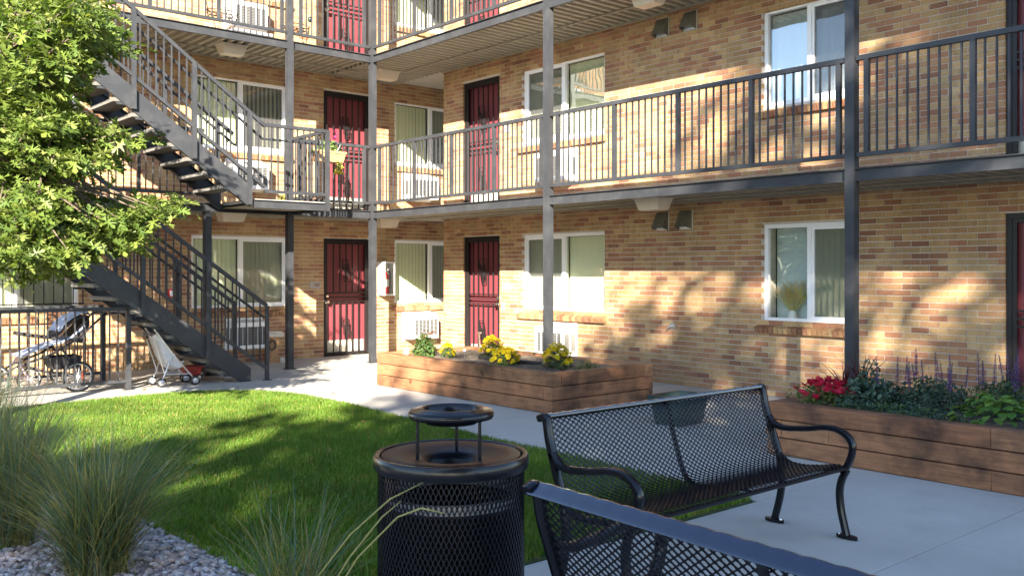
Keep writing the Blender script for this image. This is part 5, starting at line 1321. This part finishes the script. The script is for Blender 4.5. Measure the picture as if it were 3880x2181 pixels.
q.add(vs, [(i*(nn+1)+k, i*(nn+1)+k+1, (i+1)*(nn+1)+k+1, (i+1)*(nn+1)+k) for i in range(len(pts)-1) for k in range(nn)])
# side panel visible from the walk
q.poly([(-.27,-.165,.72),(-.12,-.168,.545),(.02,-.168,.37),(.12,-.165,.27),(.02,-.15,.235),(-.10,-.15,.29),(-.17,-.155,.41),(-.22,-.16,.56)])
q.build('fabric_seat', M['fabric_white'], us, smooth=40, fix=False)
for x, z in ((-.20,.06),(.26,.06)):
    for s_ in (-1, 1):
        for dy in (-.028, .028): wheel(us, (x, s_*.17+dy, z+.002), .06, .024, 'rubber', 'rim')
wgn = thing('toy_wagon', 'small red toy wagon on the ground behind the umbrella stroller', 'toy wagon', (-4.84, -1.98, 0))
q = MB(); q.add([(-.13,-.10,.20),(.13,-.10,.20),(.13,.10,.20),(-.13,.10,.20),(-.10,-.08,.07),(.10,-.08,.07),(.10,.08,.07),(-.10,.08,.07)], [(7,6,5,4),(0,4,5,1),(1,5,6,2),(2,6,7,3),(3,7,4,0)]); q.box((-.14,-.11,.195),(.14,-.101,.212)); q.box((-.14,.101,.195),(.14,.11,.212)); q.build('tub', M['wagon'], wgn)
for x in (-.08, .08):
    for y in (-.10, .10): wheel(wgn, (x, y, .047), .045, .025, 'rubber', 'white')
q = MB(); q.tube([(.13,0,.10),(.22,0,.16),(.30,0,.30)], .008, 6); q.build('pull_handle', M['rubber'], wgn, smooth=60)
# pedestal by the air conditioner
pd = thing('stone_pedestal', 'weathered pale stone pedestal with a withered wreath beside the air conditioner', 'pedestal', (-2.745, -.30, 0))
q = MB(); q.box((-.10,-.10,.0),(.10,.10,.06)); q.box((-.075,-.075,.06),(.075,.075,.44)); q.build('shaft', M['terracotta'], pd)
q = MB(); q.prism([(-.15,-.12),(.15,-.13),(.16,.10),(-.13,.13)], .441, .50); q.box((-.12,-.10,.5005),(.13,.10,.53)); q.build('capital', M['stone'], pd)
q = MB(); q.tube([(-.05+.06*math.cos(t), -.10, .30+.08*math.sin(t)) for t in [i*math.pi/8 for i in range(17)]], .018, 6); q.build('wreath', M['bark'], pd, smooth=60)
rk = thing('broken_pot', 'broken pale pot pieces at the foot of the stone pedestal', 'pot', (-2.66, -.52, .002)); q = MB(); q.lathe([(.02,0),(.045,.0),(.05,.09),(.042,.09),(.035,.01)], n=9); q.box((.05,-.05,0),(.12,.02,.035)); q.build('shards', M['stone'], rk)

# ================================================================== on the balconies
hp = thing('rail_planter', 'tan rail planter with pink and yellow flowers hung on the middle balcony', 'planter', (-2.42, -1.60, 3.49))
q = MB(); q.add([(-.28,-.11,.0),(.28,-.11,.0),(.28,.08,.0),(-.28,.08,.0),(-.24,-.09,-.16),(.24,-.09,-.16),(.24,.06,-.16),(-.24,.06,-.16)], [(7,6,5,4),(0,4,5,1),(1,5,6,2),(2,6,7,3),(3,7,4,0)]); q.box((-.29,-.12,-.02),(.29,-.112,.012)); q.build('trough', M['terracotta'], hp)
q = MB(); q.poly([(-.27,-.10,-.02),(.27,-.10,-.02),(.27,.07,-.02),(-.27,.07,-.02)]); q.build('soil', M['soil'], hp, fix=False)
foliage(hp, 260, 0, 0, 0, .26, .12, .22, .06, [(.12,.18,.05),(.16,.22,.07),(.08,.13,.04)], seed=71, asp=.6)
foliage(hp, 90, .14, -.12, -.34, .09, .06, .22, .05, [(.10,.14,.04),(.3,.3,.05)], seed=72, name='trailing_stems')
foliage(hp, 40, .13, -.13, -.36, .09, .05, .10, .05, [(.55,.5,.03),(.5,.42,.03)], seed=74, name='yellow_flowers', m='petal')
foliage(hp, 34, .13, -.02, .19, .06, .05, .20, .036, [(.55,.03,.14),(.6,.05,.2)], seed=73, name='pink_flowers', m='petal', asp=.8)
q = MB(); q.tube([(.1,-.115,.0),(.16,-.13,.12),(.13,0,.20)], .005, 5); q.tube([(-.15,-.115,.0),(-.15,0,.2)], .005, 5); q.build('hanger', M['alu'], hp)
fp = thing('flower_pot', 'small pot of dry yellowish plants on the middle landing beside the post', 'pot', (-2.90, -1.02, 2.594))
q = MB(); q.lathe([(.001,0),(.065,0),(.085,.12),(.075,.12),(.06,.02)], n=16); q.build('pot', M['terracotta'], fp, smooth=50)
foliage(fp, 120, 0, 0, .10, .09, .09, .13, .05, [(.25,.2,.06),(.14,.16,.05),(.4,.33,.05)], seed=75)
def wire_stand(x, label, bird):
    r = thing('plant_stand', label, 'plant stand', (x, -.85, 5.236), 0, 'black wire plant stands on the top balcony')
    q = MB()
    for zz, ra in ((.33,.24),(.38,.245),(.43,.25)): q.tube([(ra*math.cos(t), ra*.55*math.sin(t), zz) for t in [i*math.pi/10 for i in range(21)]], .006, 5, False)
    for k in range(12):
        a = k*math.pi/6; q.tube([(.16*math.cos(a),.09*math.sin(a),.30),(.24*math.cos(a),.13*math.sin(a),.33),(.255*math.cos(a+.15),.14*math.sin(a+.15),.45)], .005, 5, False)
    q.build('basket', M['black_steel'], r, smooth=60)
    for sx in (-1, 1):
        q = MB(); q.tube([(sx*.20,-.08,.33),(sx*.13,-.08,.08),(sx*.10,-.08,.0)], .007, 5); q.tube([(sx*.07,-.08,.33),(sx*.10,-.08,.12),(sx*.10,-.08,.0)], .007, 5); q.build('leg', M['black_steel'], r, smooth=60)
    q = MB(); q.tube([(-.2,.05,.40),(-.26,.05,.62),(-.22,.05,.80),(-.14,.05,.84),(-.08,.05,.78)], .007, 6); q.tube([(-.26,.05,.62),(-.16,.05,.70),(-.05,.05,.66)], .005, 5); q.build('scroll_back', M['black_steel'], r, smooth=60)
    foliage(r, 40, 0, 0, .34, .18, .09, .10, .05, [(.12,.09,.05),(.2,.15,.08)], seed=80+int(bird), name='dry_stems')
    if bird:
        b_ = MB(); b_.lathe([(.001,-.05),(.03,-.04),(.042,0),(.035,.035),(.001,.055)], (.24,-.06,.56), 12); b_.build('glass_bulb', M['green_pot'], r, smooth=60)
    return r
wire_stand(-3.88, 'black wire plant stand before the top-storey air conditioner', 0)
wire_stand(-2.60, 'black wire plant stand with a scroll next to the top-storey red door', 1)
tb = thing('low_bench', 'low pale board bench below the top-storey air conditioner', 'bench', (-3.45, -.95, 5.236)); q = MB(); q.box((-.33,-.12,.12),(.33,.12,.16)); q.build('board', M['fabric_white'], tb)
for x in (-.27, .27): q = MB(); q.box((x-.02,-.1,0),(x+.02,.1,.1195)); q.build('leg', M['fabric_white'], tb)
# dried branches in the right ground-floor window
dv = thing('dried_branches', 'dried yellow branches in a pale vase behind the right ground-floor window', 'dried plant', (.21, -8.52, .93))
q = MB(); q.lathe([(.001,0),(.04,0),(.06,.05),(.05,.11),(.038,.13),(.042,.14)], n=18); q.build('vase', M['paper'], dv, smooth=60)
q = MB(); g_ = random.Random(3)
for k in range(70):
    a = g_.uniform(0,6.28); s_ = g_.uniform(.05,.32); h_ = g_.uniform(.22,.42); q.col = (.72*g_.uniform(.8,1.1), .60*g_.uniform(.8,1.1), .27)
    p = [(0,0,.1),(math.cos(a)*s_*.12,math.sin(a)*s_*.5,.1+h_*.5),(math.cos(a)*s_*.2,math.sin(a)*s_,.1+h_)]
    q.tube(p, [.004,.003,.002], 4, False)
    for j in range(4):
        b_ = g_.uniform(-.05,.05); c_ = g_.uniform(-.06,.06); t_ = g_.uniform(.4,.9); m_ = Vector(p[0]).lerp(Vector(p[2]), t_); q.tube([m_, m_+Vector((b_,c_,.08))], [.003,.0012], 4, False)
q.build('twigs', M['petal'], dv, smooth='all', fix=False)

# fallen leaves
fl = []
for k in range(3):
    q = MB(); q.col = [(.22,.12,.04),(.30,.20,.05),(.14,.08,.03)][k]; q.poly([(-.035,0,.006),(-.01,.02,.012),(.03,.012,.004),(.04,0,.01),(.03,-.014,.006),(-.01,-.018,.012)]); fl.append(q.mesh('fallen_leaf', M['leaf_b'], fix=False))
g_ = random.Random(21)
FLP = [(-5.72,-2.62,'brown leaf at the front of the guard fence end post'),(-5.55,-2.40,'brown leaf between the guard fence and the umbrella stroller'),(-5.98,-2.62,'brown leaf just left of the guard fence end post'),
       (-4.70,-1.40,'brown leaf on the shaded concrete under the foot of the stairs'),(-3.50,-.60,'brown leaf near the window wall behind the grey post'),(-4.05,-4.60,'brown leaf on the walk between lawn and planter'),
       (-5.10,-7.00,'brown leaf lying on the lawn near the walk'),(-5.70,-8.60,'brown leaf on the shaded lawn beside the trash can'),(-3.40,-2.00,'brown leaf on the sunlit walk before door 101'),
       (-5.30,-1.60,'brown leaf under the stairs behind the umbrella stroller'),(-6.20,-7.40,'brown leaf in the middle of the lawn')]
for i, (x, y, l) in enumerate(FLP):
    o = link('fallen_leaf', fl[i % 3], None, (x, y, .002 if not (-7.9 < x < -4.6 and -11.3 < y < -3.5) else .05), (g_.uniform(-.2,.2), g_.uniform(-.2,.2), g_.uniform(0,6)))
    tag(o, l, 'leaf', 'fallen brown leaves')

# ================================================================== trees
def oak_leaf_pts(s_):
    h = [(0,0),(.14,.03),(.15,.22),(.25,.05),(.38,.05),(.50,.42),(.52,.09),(.64,.08),(.80,.33),(.78,.09),(.88,.13),(1.0,.0)]
    up = [(x*s_, y*s_*.95, 0) for x, y in h]; dn = [(x*s_, -y*s_*.95, 0) for x, y in reversed(h[1:-1])]
    return up+dn
def oak(label, trunk, sprays):
    r = thing('oak_tree', label, 'tree', (trunk[0], trunk[1], 0), 0)
    T = Vector((trunk[0], trunk[1], 0)); g_ = random.Random(4); gn = np.random.default_rng(4)
    q = MB(); q.tube([(0,0,-.05),(.02,.0,.25),(-.03,.03,1.6),(.03,.0,2.8),(.06,.05,3.9),(.0,.1,4.8)], [.15,.11,.09,.075,.05,.02], 12); q.build('trunk', M['bark'], r, smooth=60)
    S_ = [Vector(s_)-T for s_ in sprays]
    limbs = MB(); hubs = []
    for k in range(11):
        c_ = S_[(k*29) % len(S_)]; h0 = min(4.4, max(1.5, c_.z*.8)); p0 = Vector((.03*(h0/5), .02, h0)); p2 = p0.lerp(c_, .72); p1 = p0.lerp(p2, .5)+Vector((0,0,.25)); hubs.append((p0, p1, p2))
        limbs.tube(spline([tuple(p0), tuple(p1), tuple(p2)], 4), [.055-.035*i/8 for i in range(9)], 7)
    for c_ in S_:
        hp_ = min(hubs, key=lambda h: (h[2]-c_).length); s0 = hp_[2] if (hp_[2]-c_).length < (hp_[1]-c_).length else hp_[1]
        m_ = s0.lerp(c_, .55)+Vector((g_.uniform(-.1,.1), g_.uniform(-.1,.1), g_.uniform(0,.12))); limbs.tube([s0, m_, c_], [.014,.009,.004], 5, False)
    limbs.build('branches', M['bark'], r, smooth=60)
    base = oak_leaf_pts(1.0); nb = len(base)
    mats = []; cols = []
    light = np.array([(.155,.205,.04),(.13,.185,.038),(.195,.235,.065),(.10,.15,.03),(.075,.12,.025)])
    for c_ in S_:
        n = g_.randrange(26, 38); out = Vector((c_.x, c_.y, 0)).normalized()
        ax = (out*1.0+Vector((g_.uniform(-.5,.5), g_.uniform(-.5,.5), g_.uniform(-.35,.25)))).normalized()
        for k in range(n):
            p = c_+ax*g_.uniform(-.26,.19)+Vector((g_.gauss(0,.075), g_.gauss(0,.075), g_.gauss(0,.05)))
            d = (ax*g_.uniform(.2,1)+Vector((g_.gauss(0,.7), g_.gauss(0,.7), g_.gauss(-.25,.4)))).normalized()
            up = Vector((g_.gauss(0,.55), g_.gauss(0,.55), 1)); sd = up.cross(d)
            if sd.length < .1: continue
            sd.normalize(); nn = d.cross(sd); s_ = g_.uniform(.11,.19)
            mats.append((p, d*s_, sd*s_, nn*s_)); cols.append(light[g_.randrange(5)]*g_.uniform(.75,1.25))
    # the leaves showing largest are parts, the rest of the crown is one mass
    order = []
    for i, (p, d, sd, nn) in enumerate(mats):
        wp = p+T; pr = project(wp.x, wp.y, wp.z)
        if pr and 0 < pr[0] < 480 and 0 < pr[1] < 760: order.append((pr[2]-d.length*8, i))
    order.sort(); near = {i for _, i in order[:300]}
    lms = []
    for k in range(5):
        b_ = MB(); b_.col = tuple(light[k]); pts = [(x, y, -.10*x*x+.18*abs(y)) for x, y, z in base]; n_ = len(pts)
        mid = len(pts); pts.append((.5, 0, -.02)); b_.add(pts, [(i, (i+1) % n_, mid) for i in range(n_)]); lms.append(b_.mesh('oak_leaf', M['leaf'], fix=False, smooth='all'))
    for i in near:
        p, d, sd, nn = mats[i]; s_ = d.length; mt = Matrix((d/s_, sd/s_, nn/s_)).transposed().to_4x4()
        o = bpy.data.objects.new('oak_leaf', lms[i % 5]); COL.objects.link(o); o.parent = r; o.matrix_local = Matrix.Translation(p) @ mt @ Matrix.Scale(s_, 4)
    rest = [i for i in range(len(mats)) if i not in near]
    B = np.array(base); bz = -.10*B[:,0]**2+.18*np.abs(B[:,1])
    Pm = np.array([tuple(mats[i][0]) for i in rest]); D = np.array([tuple(mats[i][1]) for i in rest]); Sd = np.array([tuple(mats[i][2]) for i in rest]); Nn = np.array([tuple(mats[i][3]) for i in rest])
    V = Pm[:,None]+D[:,None]*B[None,:,0:1]+Sd[:,None]*B[None,:,1:2]+Nn[:,None]*bz[None,:,None]
    mid = Pm+D*.5-Nn*.02
    V = np.concatenate([V, mid[:,None]], 1).reshape(-1,3)
    f = np.array([(i, (i+1) % nb, nb) for i in range(nb)]); F = (f[None]+(np.arange(len(rest))*(nb+1))[:,None,None]).reshape(-1,3)
    quads('crown', V, F, M['leaf'], np.repeat(np.array([cols[i] for i in rest]), nb, axis=0), r, kind='stuff', smooth=True)
oak('young oak with bright lobed leaves hanging before the stairs', (-8.75, -5.1), SPRAYS)

# trees behind the camera whose shade falls on the court (seen in the window reflections)
SH = Vector((SUN_DIR.x, SUN_DIR.y, 0)).normalized(); SR = Vector((SH.y, -SH.x, 0))
def shade_tree(label, r_, D, blobs, n, seed, lsize=.26):
    """r_ across and D back from the court's south-west end; blobs are crown masses (across, back, height, radius)"""
    o = Vector((CAMP[0], CAMP[1], 0)); b0 = o-SH*D+SR*r_
    t = thing('maple_tree', label, 'tree', tuple(b0), 0, 'tall trees south-west of the court')
    q = MB(); H = max(b[2] for b in blobs)
    q.tube([(0,0,-.1),(0,0,.4),(.1,.05,H*.35),(.0,.1,H*.65),(.05,0,H*.95)], [.42,.3,.24,.15,.05], 10)
    for (ar, ad, ah, rad) in blobs:
        c_ = o-SH*ad+SR*ar-b0; c_.z = ah; s0 = Vector((.05,.05,ah*.55)); q.tube([s0, s0.lerp(c_,.5)+Vector((0,0,.3)), c_], [.10,.06,.02], 6)
    q.build('trunk', M['bark'], t, smooth=60)
    g_ = np.random.default_rng(seed); tot = sum(b[3]**3 for b in blobs); Vs = []; cs_ = []
    for (ar, ad, ah, rad) in blobs:
        m_ = int(n*rad**3/tot); c_ = o-SH*ad+SR*ar-b0
        nc_ = max(6, int(m_/45)); cc = g_.normal(size=(nc_,3)); cc /= np.linalg.norm(cc,axis=1)[:,None]; cc *= (g_.uniform(.2,1,nc_)**.45)[:,None]*rad*np.array([1,1,.85]); cc += np.array([c_.x,c_.y,ah])
        P = cc[g_.integers(0,nc_,m_)]+g_.normal(size=(m_,3))*rad*.17
        nn = g_.normal(size=(m_,3)); nn /= np.linalg.norm(nn,axis=1)[:,None]; tt = np.cross(nn, g_.normal(size=(m_,3))); tt /= np.linalg.norm(tt,axis=1)[:,None]; bb = np.cross(nn,tt)
        L = (lsize*g_.uniform(.6,1.3,m_))[:,None]
        Vs.append(np.stack([P-tt*L*.5, P+bb*L*.36, P+tt*L*.5, P-bb*L*.36],1).reshape(-1,3)); cs_.append(np.array([(.06,.10,.025)])*g_.uniform(.6,1.5,(m_,1)))
    V = np.vstack(Vs); quads('crown', V, np.arange(len(V)).reshape(-1,4), M['leaf'], np.vstack(cs_), t, kind='stuff')
    return t
shade_tree('broad low maple tree nearest the benches, shading the lawn', -.6, 12.5, [(-.8,12.5,7.9,1.9),(.3,12.5,7.7,2.4),(1.2,12.5,8.6,2.5),(-.5,12.5,4.8,2.4),(1.5,12.5,5.0,2.8),(-2.2,12.6,6.9,1.9),(-3.7,12.6,5.0,1.8),(-2.6,12.6,3.6,1.8)], 16500, 101, .3)
shade_tree('tall spreading maple tree south-west of the court, shading the right wing', 7.5, 15.5, [(4.0,15.5,8.4,2.9),(4.3,15.5,12.0,3.0),(4.4,15.5,14.6,2.7),(4.9,15.5,17.6,2.8),(8,15.5,9,4.2),(8,15.5,15,4.2),(12.5,15.5,10,4.2),(3.9,15.5,5.2,2.8),(8,15.5,4,3.4)], 26500, 102, .34)
shade_tree('maple tree far left behind the gravel bed', -9.5, 15.0, [(-8,15,5,2.6),(-9.5,15,7.5,2.8),(-11.5,15,5.5,2.6)], 3500, 103, .3)
shade_tree('unseen low maple tree added north-west of the stairs to fill the window reflection', -20, -6.5, [(-19,-6.5,1.2,1.8),(-21,-5,1.2,2.0),(-23,-8,1.5,2.2),(-18,-10,1.0,1.8),(-24,-3,1.5,2)], 7000, 104, .3)  # out of view, added and kept low for the ground-floor window reflection
